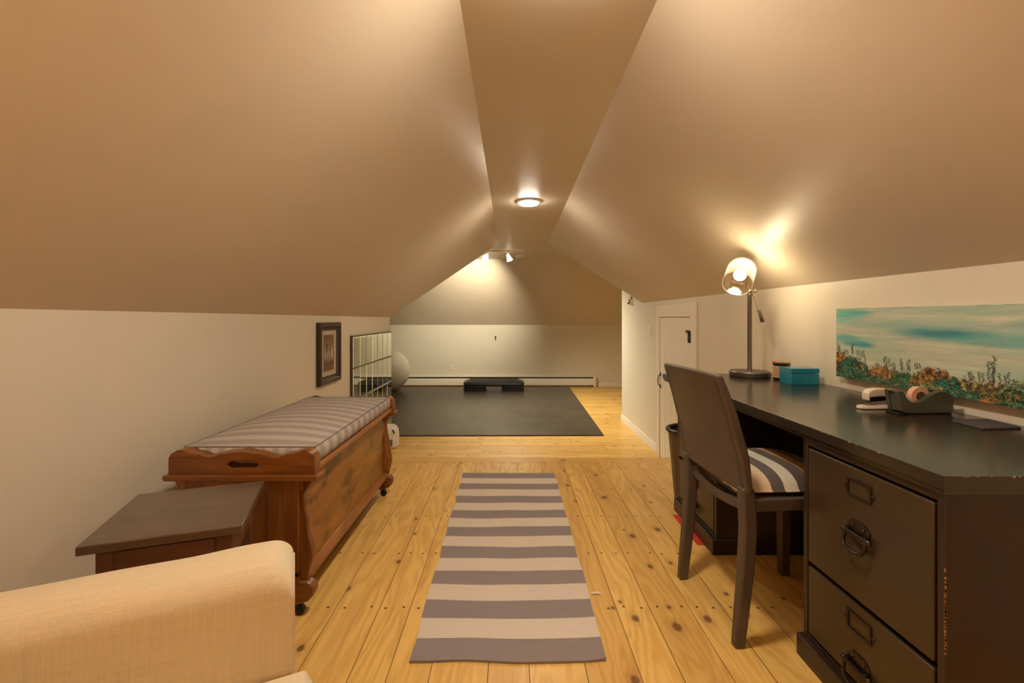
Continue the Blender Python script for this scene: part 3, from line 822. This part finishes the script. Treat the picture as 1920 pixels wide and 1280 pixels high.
# ================================================================== RUG
ry0, ry1 = 1.493, 3.287
ns = 17; m = MB(); rr_ = random.Random(4)
t = thing('runner_rug', 'grey and cream striped cotton runner rug on the pine floor', 'rug', (0, (ry0+ry1)/2, 0))
nxr, nsub = 24, 5; rws = ns*nsub; rng = np.random.default_rng(8)
edgeL = vnoise(rws+1, 2, 6, 2, rng)[:, 0]-.5; edgeR = vnoise(rws+1, 2, 6, 2, rng)[:, 0]-.5; bow = vnoise(nxr+1, rws+1, 7, 9, rng)
hh = vnoise(rws+1, nxr+1, 7, 6, rng)
vs = []
L_ = ry1-ry0
for j in range(rws+1):
    f = j/rws
    for i in range(nxr+1):
        g = i/nxr
        x = (-.326-.008*f+edgeL[j]*.008)*(1-g)+(.3205+.006*f+edgeR[j]*.008)*g
        y = -L_/2+L_*f+(bow[i, j]-.5)*.012-.008*math.sin(PI*g)*(1-f)+.004*g*(1-f)
        z = .006+.003*hh[j, i]+(.006*max(0, (g-.93)/.07)*max(0, (.06-f)/.06))
        vs.append((x, y, z))
fs = []; mi = []
for j in range(rws):
    for i in range(nxr):
        a = j*(nxr+1)+i; fs.append((a, a+1, a+nxr+2, a+nxr+1)); mi.append((j//nsub) % 2)
o_ = len(m.v); m.v += vs; m.f += fs; m.m += mi
per = [j*(nxr+1) for j in range(rws, -1, -1)]+list(range(1, nxr+1))+[j*(nxr+1)+nxr for j in range(1, rws+1)]+[rws*(nxr+1)+i for i in range(nxr-1, 0, -1)]
base = len(m.v); m.v += [(vs[i][0], vs[i][1], .0008) for i in per]
k = len(per)
for q in range(k):
    m.f.append((per[q], base+q, base+(q+1) % k, per[(q+1) % k]))
    j = min(rws-1, per[q]//(nxr+1)); m.m.append((j//nsub) % 2)
m.build('woven_cloth', [M['rug_dark'], M['rug_light']], t, angle=60)

# scrap of paper beside the rug
m = MB(); m.tube([(-.02, .004, .004), (-.005, .010, .005), (.012, .006, .006), (.018, -.004, .005)], [.003, .004, .004, .002], 6)
o = m.build('paper_scrap', M['white_plastic']); o.location = (.355, 1.85, 0); tag(o, 'tiny curl of white paper on the floor right of the rug', 'paper scrap')

# ================================================================== DESK
XD = .974; XDB = XR-.004; YD0, YD1 = 1.019, 2.89; ZD = .774
m = MB()
m.box(XD, XDB, YD0, YD1, ZD-.030, ZD); m.box(XD+.006, XDB, YD0+.006, YD1-.006, ZD-.044, ZD-.030)
ch = m; rnd = random.Random(5)
for k in range(16):
    q = rnd.choice([0, 1])
    if q: x = rnd.uniform(XD+.02, XD+.2); ch.box(x, x+rnd.uniform(.002, .009), YD0-.0004, YD0+.001, ZD-.0015-rnd.uniform(0, .002), ZD+.0004, 1)
    else: y = rnd.uniform(YD0, YD1-.9); ch.box(XD-.0004, XD+.001, y, y+rnd.uniform(.002, .009), ZD-.0015-rnd.uniform(0, .002), ZD+.0004, 1)
o = m.build('desktop', [M['desk_top'], M['worn']], off=(1.33, 1.95, ZD-.044), bevel=.0006); o.location = (1.33, 1.95, ZD-.044)
tag(o, 'long espresso brown desk top resting on two file cabinets along the right wall', 'desktop')
def file_cabinet(y0, label, chips):
    XC = .987; W = .497; D = XDB-XC-.02; HC = ZD-.044
    t = thing('file_cabinet', label, 'file cabinet', (XC, y0, 0), 0, 'file cabinets under the desk')
    m = MB(); st = .020
    m.box(0, D, 0, st, .07, HC); m.box(0, D, W-st, W, .07, HC); m.box(D-.015, D, st, W-st, .07, HC)
    m.box(0, D-.015, st, W-st, HC-.022, HC); m.box(0, D-.015, st, W-st, .07, .085)
    m.box(.02, D-.015, st, W-st, .315, .322)
    body = m.build('body', M['desk'], t, bevel=.002)
    MB().box(-.020, D, -.008, W+.008, 0, .072).build('plinth', M['desk'], t, bevel=.004)
    if chips:
        m = MB(); rnd = random.Random(3)
        for k in range(60):
            z = .36+.20*rnd.random()**.8*rnd.choice((1, .75)); a = rnd.uniform(.001, .007)
            m.box(-.0006, rnd.uniform(.0006, .0030), -.0006, rnd.uniform(.0004, .0025), z, z+a)
        c = m.build('chipped_corner', M['worn'], body); c['label'] = 'strip of bare wood on the chipped corner'
    for z0, z1 in ((.326, HC-.028), (.090, .316)):
        m = MB(); m.box(-.002, .018, st+.006, W-st-.008, z0+.004, z1-.002)
        dr = m.build('drawer', M['desk_front'], t, bevel=.0025)
        m = MB(); m.box(.018, D-.05, st+.012, W-st-.012, z0+.012, z0+.02); m.box(.018, D-.05, st+.012, st+.02, z0+.02, z1-.05); m.box(.018, D-.05, W-st-.02, W-st-.012, z0+.02, z1-.05)
        m.build('drawer_box', M['dark'], dr)
        zc = z0+(.318 if z0 > .2 else .190); yc = W/2+.002
        if z0 > .2: zc = .645
        else: zc = .262
        m = MB()
        hw, hh2, b = .045, .026, .007
        m.box(-.006, -.002, yc-hw, yc+hw, zc+hh2-b, zc+hh2); m.box(-.006, -.002, yc-hw, yc+hw, zc-hh2, zc-hh2+b*.7)
        m.box(-.006, -.002, yc-hw, yc-hw+b, zc-hh2+b*.7, zc+hh2-b); m.box(-.006, -.002, yc+hw-b, yc+hw, zc-hh2+b*.7, zc+hh2-b)
        for s in (-1, 1): m.cyl((-.001, yc+s*(hw+.006), zc-.002), (-.007, yc+s*(hw+.006), zc-.002), .006, .004, 12)
        m.build('label_holder', M['bronze'], dr, bevel=.001)
        zh = .525 if z0 > .2 else .150
        m = MB()
        m.prism([(yc-.040, zh-.012), (yc+.040, zh-.012), (yc+.040, zh+.014), (yc+.022, zh+.030), (yc-.022, zh+.030), (yc-.040, zh+.014)], 'x', -.0055, -.002)
        for s in (-1, 1): m.sphere((-.006, yc+s*.02, zh+.014), .0045, 10, 6)
        m.cyl((-.013, yc-.046, zh-.008), (-.013, yc+.046, zh-.008), .0062, n=14)
        for s in (-1, 1):
            m.box(-.014, -.003, yc+s*.034-.006, yc+s*.034+.006, zh-.014, zh+.002); m.sphere((-.013, yc+s*.046, zh-.008), .0085, 12, 8)
        pts = [(-.014, yc-.038, zh-.010), (-.019, yc-.039, zh-.032), (-.023, yc-.031, zh-.047), (-.025, yc-.015, zh-.052), (-.025, yc+.015, zh-.052), (-.023, yc+.031, zh-.047), (-.019, yc+.039, zh-.032), (-.014, yc+.038, zh-.010)]
        m.tube(pts, [.0055, .005, .0052, .0058, .0058, .0052, .005, .0055], 10)
        m.build('bail_handle', M['bronze'], dr)
    return t
file_cabinet(1.030, 'dark brown two drawer file cabinet under the near end of the desk', True)
file_cabinet(2.170, 'dark brown two drawer file cabinet under the far end of the desk behind the chair', False)

# red strip under the far cabinet, waste bin beyond it
o = MB().box(-.02, .02, -.17, .17, 0, .004).build('red_card', M['red']); o.location = (.953, 2.43, 0)
tag(o, 'flat red card strip on the floor along the base of the far file cabinet', 'card')
t = thing('waste_bin', 'olive brown waste bin with a black rim beyond the far file cabinet', 'waste bin', (1.125, 2.832, 0))
MB().lathe([(.05, .004), (.088, 0), (.093, .006), (.130, .42), (.126, .42), (.09, .012), (.02, .01)], n=36).build('body', M['bin'], t)
MB().tube([(.132*math.cos(a), .132*math.sin(a), .43) for a in [2*PI*k/36 for k in range(36)]], .013, 10, closed=True).build('rim', M['black_plastic'], t)

# ================================================================== LAMP
lx, ly = P(1405.5, 0, 2.755).x, 2.755
t = thing('desk_lamp', 'metal desk lamp with a lit glass cylinder shade on the far end of the desk', 'desk lamp', (lx, ly, ZD))
MB().lathe([(.10, 0), (.112, .003), (.113, .008), (.113, .028), (.108, .034), (.02, .035)], n=56).build('base', M['lamp_metal'], t)
MB().lathe([(.016, .034), (.0125, .045), (.0125, .485), (.015, .49), (.015, .497), (.012, .50)], n=24, caps=True).build('pole', M['lamp_metal'], t)
jc = Vector((.004, 0, .515))
m = MB(); m.sphere(jc, .018, 18, 10); m.cyl(jc-Vector((0, 0, .02)), jc-Vector((0, 0, .005)), .013); m.cyl(jc+Vector((-.01, 0, 0)), jc+Vector((.032, 0, .0)), .006)
m.sphere(jc+Vector((.034, 0, 0)), .009, 12, 8); m.cyl(jc+Vector((.028, 0, .016)), jc+Vector((.028, 0, -.016)), .004)
m.build('pivot', M['nickel'], t)
m = MB(); a = jc+Vector((.010, -.01, -.01)); b_ = a+Vector((.025, -.02, -.105)); m.tube([a, a+(b_-a)*.5, b_], .0045, 8); 
m.tube([b_-Vector((0, 0, .0)), b_+Vector((.005, -.004, -.018)), b_+Vector((.016, -.012, -.066)), b_+Vector((.017, -.013, -.072))], [.0075, .0085, .0125, .009], 14, mi=1)
m.build('lever', [M['nickel'], M['lamp_metal']], t)
# shade: measured open-end centre and closed-end centre
Oc = P(1382, 532, 2.60)-Vector((lx, ly, ZD)); Cc = P(1392, 501, 2.715)-Vector((lx, ly, ZD))
axv = (Oc-Cc).normalized(); Ls = (Oc-Cc).length; rot = axv.to_track_quat('Z', 'Y').to_matrix().to_4x4()
rs = .079
gl = MB().lathe([(.022, .0), (rs*.80, .002), (rs*.93, .010), (rs, .026), (rs, Ls)], c=Cc, n=56, M4=rot, caps=False).build('glass_shade', M['glass'], t)
MB().tube([Cc+(rot @ Vector((rs*math.cos(a), rs*math.sin(a), Ls))) for a in [2*PI*k/56 for k in range(56)]], .0022, 8, closed=True).build('polished_rim', plain('frosted_glass_rim', (.75, .68, .55), .25), gl)
m = MB(); m.lathe([(.010, -.045), (.022, -.042), (.026, -.03), (.026, .0), (.034, .003), (.034, .008), (.022, .01), (.020, .04), (.012, .042)], c=Cc, n=28, M4=rot)
m.tube([Cc-axv*.03, Cc-axv*.05+Vector((.012, .01, -.02)), jc+Vector((.0, .035, .035)), jc+Vector((0, .01, .005))], .0075, 10)
m.build('socket', M['nickel'], t)
bc = Cc+axv*.085
bulb = MB().sphere(bc, .034, 28, 16).lathe([(.013, .03), (.014, .05), (.026, .064)], c=Cc, n=20, M4=rot, caps=False).build('bulb', emit('lit_bulb', (1, .85, .60), 62), t)

# ================================================================== DESK ITEMS
# teal box
t = thing('lidded_box', 'teal lacquered lidded box on the desk right of the lamp', 'box', (1.563, 2.455, ZD), R(-1.5))
MB().box(-.073, .073, -.056, .056, 0, .0575).build('box_body', M['teal'], t, bevel=.002)
MB().box(-.0735, .0735, -.0565, .0565, .0595, .0865).build('lid', M['teal'], t, bevel=.002)
# jar candle
t = thing('candle_jar', 'small dark jar with a copper lid behind the teal box', 'jar', (P(1467.5, 0, 2.60).x, 2.61, ZD))
MB().lathe([(.036, 0), (.0435, .004), (.0445, .012), (.0445, .084), (.0455, .086), (.0455, .094), (.038, .0945)], n=36).build('glass_body', M['jar'], t)
MB().lathe([(.0400, .094), (.0460, .095), (.0468, .099), (.0460, .104), (.03, .105)], n=36).build('lid', M['copper_lid'], t)
m = MB()
a0, a1 = R(150), R(300)
m.grid(lambda u, v: (.0452*math.cos(a0+(a1-a0)*u), .0452*math.sin(a0+(a1-a0)*u), .014+.066*v), 24, 2)
lb = m.build('paper_label', plain('orange_label', (.62, .38, .19), .6), t, recalc=False)
m = MB()
for k in range(5):
    z = .022+k*.011
    for aa in range(6):
        a = R(172+aa*20+(k % 2)*6); a2 = a+R(11)
        m.grid(lambda u, v, a=a, a2=a2, z=z: (.0455*math.cos(a+(a2-a)*u), .0455*math.sin(a+(a2-a)*u), z+.004*v), 3, 1)
m.build('printed_pattern', plain('dark_label_ink', (.06, .025, .015), .6), lb, recalc=False)

# stapler
t = thing('stapler', 'cream stapler on the desk behind the tape dispenser', 'stapler', (1.375, 1.775, ZD), R(4))
def xzprism(pts, y0, y1): return MB().prism(pts, 'y', y0, y1)
m = MB(); loft(m, [([(-.015, -.012), (0.004, -.02), (.165, -.02), (.165, .02), (.004, .02), (-.015, .012)], .002), ([(-.012, -.010), (.006, -.017), (.163, -.017), (.163, .017), (.006, .017), (-.012, .010)], .014)])
m.build('base', M['cream_plastic'], t, bevel=.002)
MB().box(.012, .06, -.006, .006, .014, .0175).build('anvil', M['nickel'], t, bevel=.001)
xzprism([(.022, .028), (.15, .034), (.15, .048), (.022, .046)], -.009, .009).build('magazine', M['bronze'], t, bevel=.001)
m = MB(); m.prism([(.012, .047), (.0135, .062), (.026, .075), (.055, .081), (.10, .078), (.15, .07), (.165, .055), (.165, .014), (.14, .014), (.145, .045), (.06, .050), (.022, .046), (.022, .032), (.014, .034)], 'y', -.016, .016)
m.build('top_arm', M['cream_plastic'], t, bevel=.005, seg=3)

# tape dispenser
t = thing('tape_dispenser', 'grey green tape dispenser with a roll of pink tape on the desk', 'tape dispenser', (1.528, 1.70, ZD), R(3))
pr = [(-.108, .084), (-.102, .088), (-.088, .083), (-.078, .064), (-.066, .050), (-.05, .043), (-.03, .044), (-.008, .052), (.012, .066), (.034, .078), (.058, .085), (.08, .083), (.100, .074), (.108, .066), (.1095, .035), (.110, .014), (.104, .006), (.02, .0045), (-.05, .0045), (-.078, .006), (-.094, .014), (-.100, .04)]
def poly_band(y0, y1): return MB().prism(pr, 'y', y0, y1)
m = MB(); n = len(pr)
cx_, cz_ = 0.0, .035
secs = [(-.030, .93), (-.026, 1.0), (-.0125, 1.0)]
poly = lambda y, s: [(cx_+(p[0]-cx_)*s, y, cz_+(p[1]-cz_)*s) for p in pr]
def ribs(mb, ys):
    vs = []; fs = []
    for y, s in ys: vs += poly(y, s)
    for i in range(len(ys)-1):
        for j in range(n): fs.append((i*n+j, i*n+(j+1) % n, (i+1)*n+(j+1) % n, (i+1)*n+j))
    fs += [tuple(range(n)), tuple(range((len(ys)-1)*n, len(ys)*n))[::-1]]
    mb.add(vs, fs)
ribs(m, [(-.030, .965), (-.027, 1.0), (-.0125, 1.0)]); ribs(m, [(.0125, 1.0), (.027, 1.0), (.030, .965)])
low = [(x, min(z, .040)) for x, z in pr]
m.prism([(-.10, .08), (-.09, .08), (-.078, .055), (-.06, .04), (.095, .04), (.10, .07), (.106, .06), (.106, .008), (-.09, .012), (-.096, .04)], 'y', -.0125, .0125)
m.build('body', M['dispenser'], t, angle=28)
m = MB(); m.box(-.110, -.098, -.012, .012, .083, .090); m.build('cutter', M['nickel'], t, bevel=.0015)
m = MB(); Mr = Matrix.Rotation(PI/2, 4, 'X'); m.lathe([(.018, -.0105), (.036, -.0105), (.036, .0105), (.018, .0105)], c=(.0, 0, .062), n=36, M4=Mr, caps=False)
tr = m.build('tape_roll', M['tape'], t)
MB().lathe([(.006, -.011), (.0185, -.011), (.0185, .011), (.006, .011)], c=(.0, 0, .062), n=28, M4=Mr, caps=True).build('core', M['tape_core'], tr)
MB().box(-.105, .105, -.026, .026, 0, .006).build('foot_pad', M['black_plastic'], t, bevel=.002)

# coaster
m = MB(); cor = [(1.512, 1.557), (1.66, 1.577), (1.635, 1.453), (1.498, 1.439)]
cc = (sum(p[0] for p in cor)/4, sum(p[1] for p in cor)/4)
m.prism([(p[0]-cc[0], p[1]-cc[1]) for p in cor], 'z', 0, .006)
o = m.build('slate_coaster', M['slate'], bevel=.0012); o.location = (cc[0], cc[1], ZD)
tag(o, 'flat grey flecked square coaster on the near part of the desk by the wall', 'coaster')

# ================================================================== PAINTING
py0, py1, pz0, pz1 = 1.16, 2.298, .835, 1.174; pd = .038
t = thing('canvas_painting', 'wide teal and cream landscape painting on canvas hung above the desk', 'painting', (XR, (py0+py1)/2, (pz0+pz1)/2))
PW, PH = (py1-py0), (pz1-pz0)
rng = np.random.default_rng(11)
h, w = 230, 760
yy, xx = np.mgrid[0:h, 0:w]; U = xx/w; V = yy/h      # U 0 = left (far end), V 0 = bottom
def fbm(cy, cx, k=4):
    s = 0; a = 1; tot = 0
    for i in range(k):
        s = s+a*vnoise(h, w, max(1.0, cy/2**i), max(1.0, cx/2**i), rng); tot += a; a *= .55
    return s/tot
cream = np.array((.50, .54, .41)); aqua = np.array((.24, .47, .39)); teal = np.array((.025, .27, .30)); pink = np.array((.47, .44, .38))
img = np.zeros((h, w, 3)); img[:] = cream
def lay(c, a): 
    global img
    a = np.clip(a, 0, 1)[..., None]; img = img*(1-a)+np.array(c)*a
wob = (fbm(50, 160)-.5)
lay(aqua, (fbm(20, 170)-.36)*2.2*(.45+.55*V)); lay((.42, .40, .27), (fbm(12, 120)-.52)*2.4*(1-V)); lay(pink, (fbm(14, 150)-.56)*2.2*(V > .5))
lay((.62, .65, .52), (fbm(7, 130)-.56)*3)
def streak(cu, cv, ru, rv, c, k):
    d = ((U-cu)/ru)**2+((V-cv+wob*.06)/rv)**2; lay(c, np.clip(1.15-d, 0, 1)*k*(.55+.9*fbm(6, 60, 3)))
# coordinates below are fractions of the whole canvas (about 70 percent of it is in frame)
streak(.09, .93, .13, .055, teal, .75); streak(.47, .69, .20, .085, teal, .80); streak(.50, .68, .11, .045, (.012, .20, .24), .65); streak(.66, .63, .22, .07, (.06, .34, .34), .6)
streak(.12, .50, .10, .055, (.008, .26, .33), .9); streak(.06, .56, .09, .06, teal, .55); streak(.85, .80, .18, .06, teal, .6); streak(.28, .76, .2, .05, aqua, .6); streak(.95, .5, .1, .06, teal, .5)
streak(.45, .56, .18, .03, (.58, .60, .44), .6); streak(.2, .62, .14, .03, (.62, .58, .42), .5); streak(.05, .9, .16, .12, (.14, .50, .42), .7); streak(.06, .55, .16, .07, (.14, .47, .42), .6); streak(.75, .95, .4, .08, (.26, .45, .36), .6)
edge = np.clip((V-.985)*90, 0, 1)*(fbm(4, 30)-.35)*2; lay((.12, .16, .10), edge)
# hills
def hill(cu, top, ru, c1, c2, k=1):
    rim = top*np.clip(1-((U-cu)/ru)**2, 0, 1)**.7+(fbm(12, 12, 3)-.5)*.09+(fbm(3, 3, 2)-.5)*.07
    a = np.clip((rim-V)*26, 0, 1)*((np.abs(U-cu) < ru))
    n = np.clip((fbm(9, 9, 4)-.5)*3.2+.5, 0, 1); n2 = fbm(3, 4, 2)
    col = np.array(c1)*(n[..., None])*1.25+np.array(c2)*(1-n[..., None])*.7
    col = col*np.clip(.05+1.9*n2[..., None]**1.5, .04, 1.9)*np.clip(.45+(rim-V)[..., None]*9, .45, 1)
    global img
    img = img*(1-a[..., None]*k)+col*a[..., None]*k
G1, G2 = (.01, .14, .065), (.012, .07, .03); O1, O2 = (.42, .20, .045), (.09, .035, .01); Y1, Y2 = (.5, .42, .12), (.05, .10, .03); T1, T2 = (.01, .17, .12), (.01, .06, .05)
hill(.5, .13, 3, G1, G2)
for a_ in [(.015, .40, .10, O1, O2), (.10, .32, .12, G1, T2), (.13, .26, .05, Y1, G2), (.24, .27, .085, O1, O2), (.30, .22, .06, (.5, .32, .14), O2), (.07, .21, .12, T1, G2), (.35, .23, .08, G1, G2), (.47, .31, .115, O1, O2), (.57, .23, .10, Y1, O2), (.51, .23, .07, T1, T2), (.20, .12, .11, G1, G2), (.66, .22, .09, (.3, .26, .1), O2), (.44, .12, .10, Y1, G1), (.58, .12, .10, T1, G2), (.76, .30, .12, (.25, .36, .22), G2), (.70, .14, .09, O1, G2), (.88, .30, .12, Y1, G2), (.95, .34, .1, O1, O2), (.80, .14, .15, G1, T2), (.33, .09, .10, G1, G2), (.96, .14, .1, T1, G2)]: hill(*a_)
# flecks of bright paint
for k in range(2600):
    u = rng.random(); v = abs(rng.normal(0, .12)); 
    x, y = int(u*w), int(v*h)
    if y >= h-3 or x >= w-4 or v > .24: continue
    c = [(.62, .52, .18), (.55, .36, .14), (.70, .66, .50), (.04, .22, .13), (.01, .05, .03)][rng.integers(5)]
    f = 1.0 if fbm is None else 1.0
    a = rng.uniform(.25, .65); img[y:y+rng.integers(1, 3), x:x+rng.integers(2, 4)] = img[y, x]*(1-a)+np.array(c)*a
# dark spiky plants
for cu, cv, hh_, nst in [(.015, .39, .12, 2), (.095, .36, .15, 2), (.125, .34, .10, 2), (.15, .32, .12, 2), (.165, .24, .10, 1), (.055, .34, .08, 2), (.27, .24, .13, 3), (.30, .22, .10, 2), (.335, .22, .15, 2), (.362, .22, .18, 2), (.40, .26, .08, 3), (.585, .20, .10, 2), (.62, .20, .12, 2), (.652, .20, .28, 3), (.685, .21, .14, 3), (.80, .28, .22, 2), (.86, .27, .18, 3), (.92, .27, .2, 2)]:
    for sN in range(nst):
        u0 = cu+(sN-(nst-1)/2)*.010+rng.normal(0, .002); hgt = hh_*rng.uniform(.7, 1.05)
        k = int(hgt*h)
        for q in range(k):
            y = int(cv*h)+q; x = int((u0+.002*math.sin(q*.25))*w)
            wd = rng.integers(3, 8) if q % 5 < 3 else 3
            s = rng.integers(-3, 4) if q % 5 < 3 else 0
            if 0 <= y < h and 3 < x < w-6: img[y, x+s:x+s+wd] = img[y, x+s:x+s+wd]*.10+np.array((.006, .016, .013))*.90
img = np.clip(img*rng.normal(1, .04, (h, w, 1)), .003, .9)
# U=0 is the far (left in view) end -> +y in local space
colour_grid('painted_front', img, lambda u, v: (-pd-.0006, PW/2-PW*u, -PH/2+PH*v), t, .45)
MB().box(-pd, 0, -PW/2, PW/2, -PH/2, PH/2).build('stretcher_canvas', plain('canvas_side', (.42, .43, .30), .8), t)

# ================================================================== CHAIR
t = thing('desk_chair', 'brown leather dining style chair pushed up to the desk', 'chair', (1.0, 1.79, 0), R(5))
# local frame: back at -x, seat towards +x (under the desk), y across
lw = .021
def leg(pts, name='leg', ww=lw, dd=.024):
    secs = []
    vs = []; fs = []
    k = len(pts)
    for (x, y, z, s) in pts: vs += [(x-dd*s, y-ww*s, z), (x+dd*s, y-ww*s, z), (x+dd*s, y+ww*s, z), (x-dd*s, y+ww*s, z)]
    for i in range(k-1):
        for j in range(4): fs.append((i*4+j, i*4+(j+1) % 4, i*4+4+(j+1) % 4, i*4+4+j))
    fs += [(3, 2, 1, 0), (4*k-4, 4*k-3, 4*k-2, 4*k-1)]
    return MB().add(vs, fs).build(name, M['leather'], t, bevel=.007, seg=3, angle=50)
BY = .205
def bx(z):     # x of the back line
    return spl2([(0, -.232), (.10, -.222), (.25, -.206), (.40, -.196), (.52, -.200), (.65, -.216), (.80, -.257), (.935, -.303)], z)
def spl2(pts, q):
    for (a, x), (b, y) in zip(pts[:-1], pts[1:]):
        if a <= q <= b: return x+(y-x)*(q-a)/(b-a)
    return pts[-1][1] if q > pts[-1][0] else pts[0][1]
for s in (-1, 1):
    leg([(bx(z), s*BY*(1.0 if z < .5 else .99), z, sc) for z, sc in ((0, .78), (.10, .86), (.25, .95), (.40, 1.0), (.50, 1.0), (.545, .92))])
    leg([(.225, s*(BY-.01), 0, .85), (.225, s*(BY-.01), .25, .95), (.222, s*(BY-.01), .475, 1.0)])
m = MB()
def backf(side):
    def fn(u, v):
        z = .508+.027*abs(2*u-1)**0+ (v)*(.935-.525)
        z = .525+v*(.932-.525)-(.003*math.sin(PI*u) if v < .02 else 0)
        y = (2*u-1)*(BY+.022-.012*v)
        bow = -.016*math.sin(PI*u)*(.3+.7*v)
        th = .013+.006*math.sin(PI*min(1, max(0, v)))
        return (bx(z)+bow+side*th, y, z+(.006*math.sin(PI*u) if v > .98 else 0))
    return fn
nu, nv = 16, 18
m.grid(backf(-1), nu, nv); m.grid(backf(1), nu, nv)
a0 = 0; b0 = (nu+1)*(nv+1)
per = list(range(nu+1))+[j*(nu+1)+nu for j in range(1, nv+1)]+[nv*(nu+1)+i for i in range(nu-1, -1, -1)]+[j*(nu+1) for j in range(nv-1, 0, -1)]
for q in range(len(per)):
    p_, n_ = per[q], per[(q+1) % len(per)]; m.f.append((p_, n_, n_+b0, p_+b0)); m.m.append(0)
bk = m.build('backrest', M['leather'], t, bevel=.008, seg=3, angle=50)
f_ = backf(-1)
sl = [Vector(f_(.04, v/20))+Vector((-.0008, 0, 0)) for v in range(1, 20)]; sr = [Vector(f_(.96, v/20))+Vector((-.0008, 0, 0)) for v in range(1, 20)]
for q in (sl, sr): MB().tube(q, .0012, 5).build('seam', M['leather'], bk)
m = MB()
for s in (-1, 1): m.box(-.18, .225, s*(BY-.004)-.016, s*(BY-.004)+.016, .462, .505)
m.box(.195, .235, -BY+.02, BY-.02, .462, .505)
# rear rail dips between the legs
m.bands([(y,   .460-.026*math.sin(PI*(y+BY)/(2*BY)), .502-.034*math.sin(PI*(y+BY)/(2*BY))) for y in [-BY+2*BY*k/16 for k in range(17)]], 0, 1, 'c')
nn = 17*4
m.v[-nn:] = [(-.20+.03*p[1], p[0], p[2]) for p in m.v[-nn:]]
m.build('seat_frame', M['leather'], t, bevel=.004)
MB().box(-.175, .20, -BY+.012, BY-.012, .478, .503).build('seat_pad', M['leather'], t, bevel=.004)
# striped seat cushion
def stripes_mat():
    m, nt, b = new_mat('seat_cushion_stripes')
    tc = N(nt, 'ShaderNodeTexCoord'); sx = N(nt, 'ShaderNodeSeparateXYZ'); L(nt, tc.outputs['Object'], sx.inputs[0])
    f = math_(nt, 'MULTIPLY_ADD', sx.outputs[0], 1/.42, .5)
    cols = [(.58, .40, .23), (.58, .43, .28), (.085, .068, .060), (.55, .50, .41), (.075, .05, .04), (.50, .27, .11), (.055, .035, .028), (.52, .42, .3), (.08, .06, .05)]
    w = [0, .07, .26, .37, .49, .61, .72, .83, .93]
    c = ramp(nt, f, list(zip(w, cols)), 'CONSTANT')
    n = noise(nt, objco(nt, (350, 350, 350)), 1, 2)
    c = mix(nt, .4, c, ramp(nt, n, [(.35, (.75, .75, .75)), (.65, (1.1, 1.1, 1.1))]), 'MULTIPLY')
    L(nt, c, b.inputs['Base Color']); b.inputs['Roughness'].default_value = .7; b.inputs['Sheen Weight'].default_value = .2
    bump(nt, b, n, .15, .001); return m
t2 = thing('seat_cushion', 'puffy striped seat cushion in brown, cream and tan on the leather chair', 'cushion', (1.0, 1.79, .5055), R(5))
m = MB()
def cus(side):
    def fn(u, v):
        x, y = 2*u-1, 2*v-1
        px = .015+x*.195*(1-.05*y*y); py = y*.200*(1-.05*x*x)
        e = max(0, (1-x**4))**.6*max(0, (1-y**4))**.6
        base = .018
        z = base+(.062 if side > 0 else -.017)*e
        return (px, py, z)
    return fn
m.grid(cus(1), 30, 30); m.grid(cus(-1), 30, 30, flip=True)
CM = stripes_mat()
m.build('cover', CM, t2, angle=80)
lp = []
for a, b in (((-1, -1), (1, -1)), ((1, -1), (1, 1)), ((1, 1), (-1, 1)), ((-1, 1), (-1, -1))):
    for k in range(16):
        u, v = (a[0]+(b[0]-a[0])*k/16+1)/2, (a[1]+(b[1]-a[1])*k/16+1)/2; lp.append(cus(1)(u, v))
MB().tube(lp, .004, 6, closed=True).build('piping', CM, t2)
m = MB(); m.tube([(-.185, -.02, .02), (-.19, -.06, .016), (-.187, -.10, .020), (-.19, -.135, .014), (-.185, -.165, .02)], [.010, .016, .018, .017, .008], 10)
m.build('tie', M['cream_plastic'], t2)

# ================================================================== render look
try: S.view_settings.view_transform = 'Standard'
except Exception: pass
S.view_settings.look = 'None'; S.view_settings.gamma = 1; S.view_settings.use_curve_mapping = False
S.view_settings.exposure = 1.0
w = bpy.data.worlds.new('world'); S.world = w; w.use_nodes = True
w.node_tree.nodes['Background'].inputs[0].default_value = (1, .82, .6, 1); w.node_tree.nodes['Background'].inputs[1].default_value = .05
S.cycles.max_bounces = 12; S.cycles.diffuse_bounces = 8; S.cycles.glossy_bounces = 4; S.cycles.transparent_max_bounces = 12
S.cycles.sample_clamp_indirect = 6
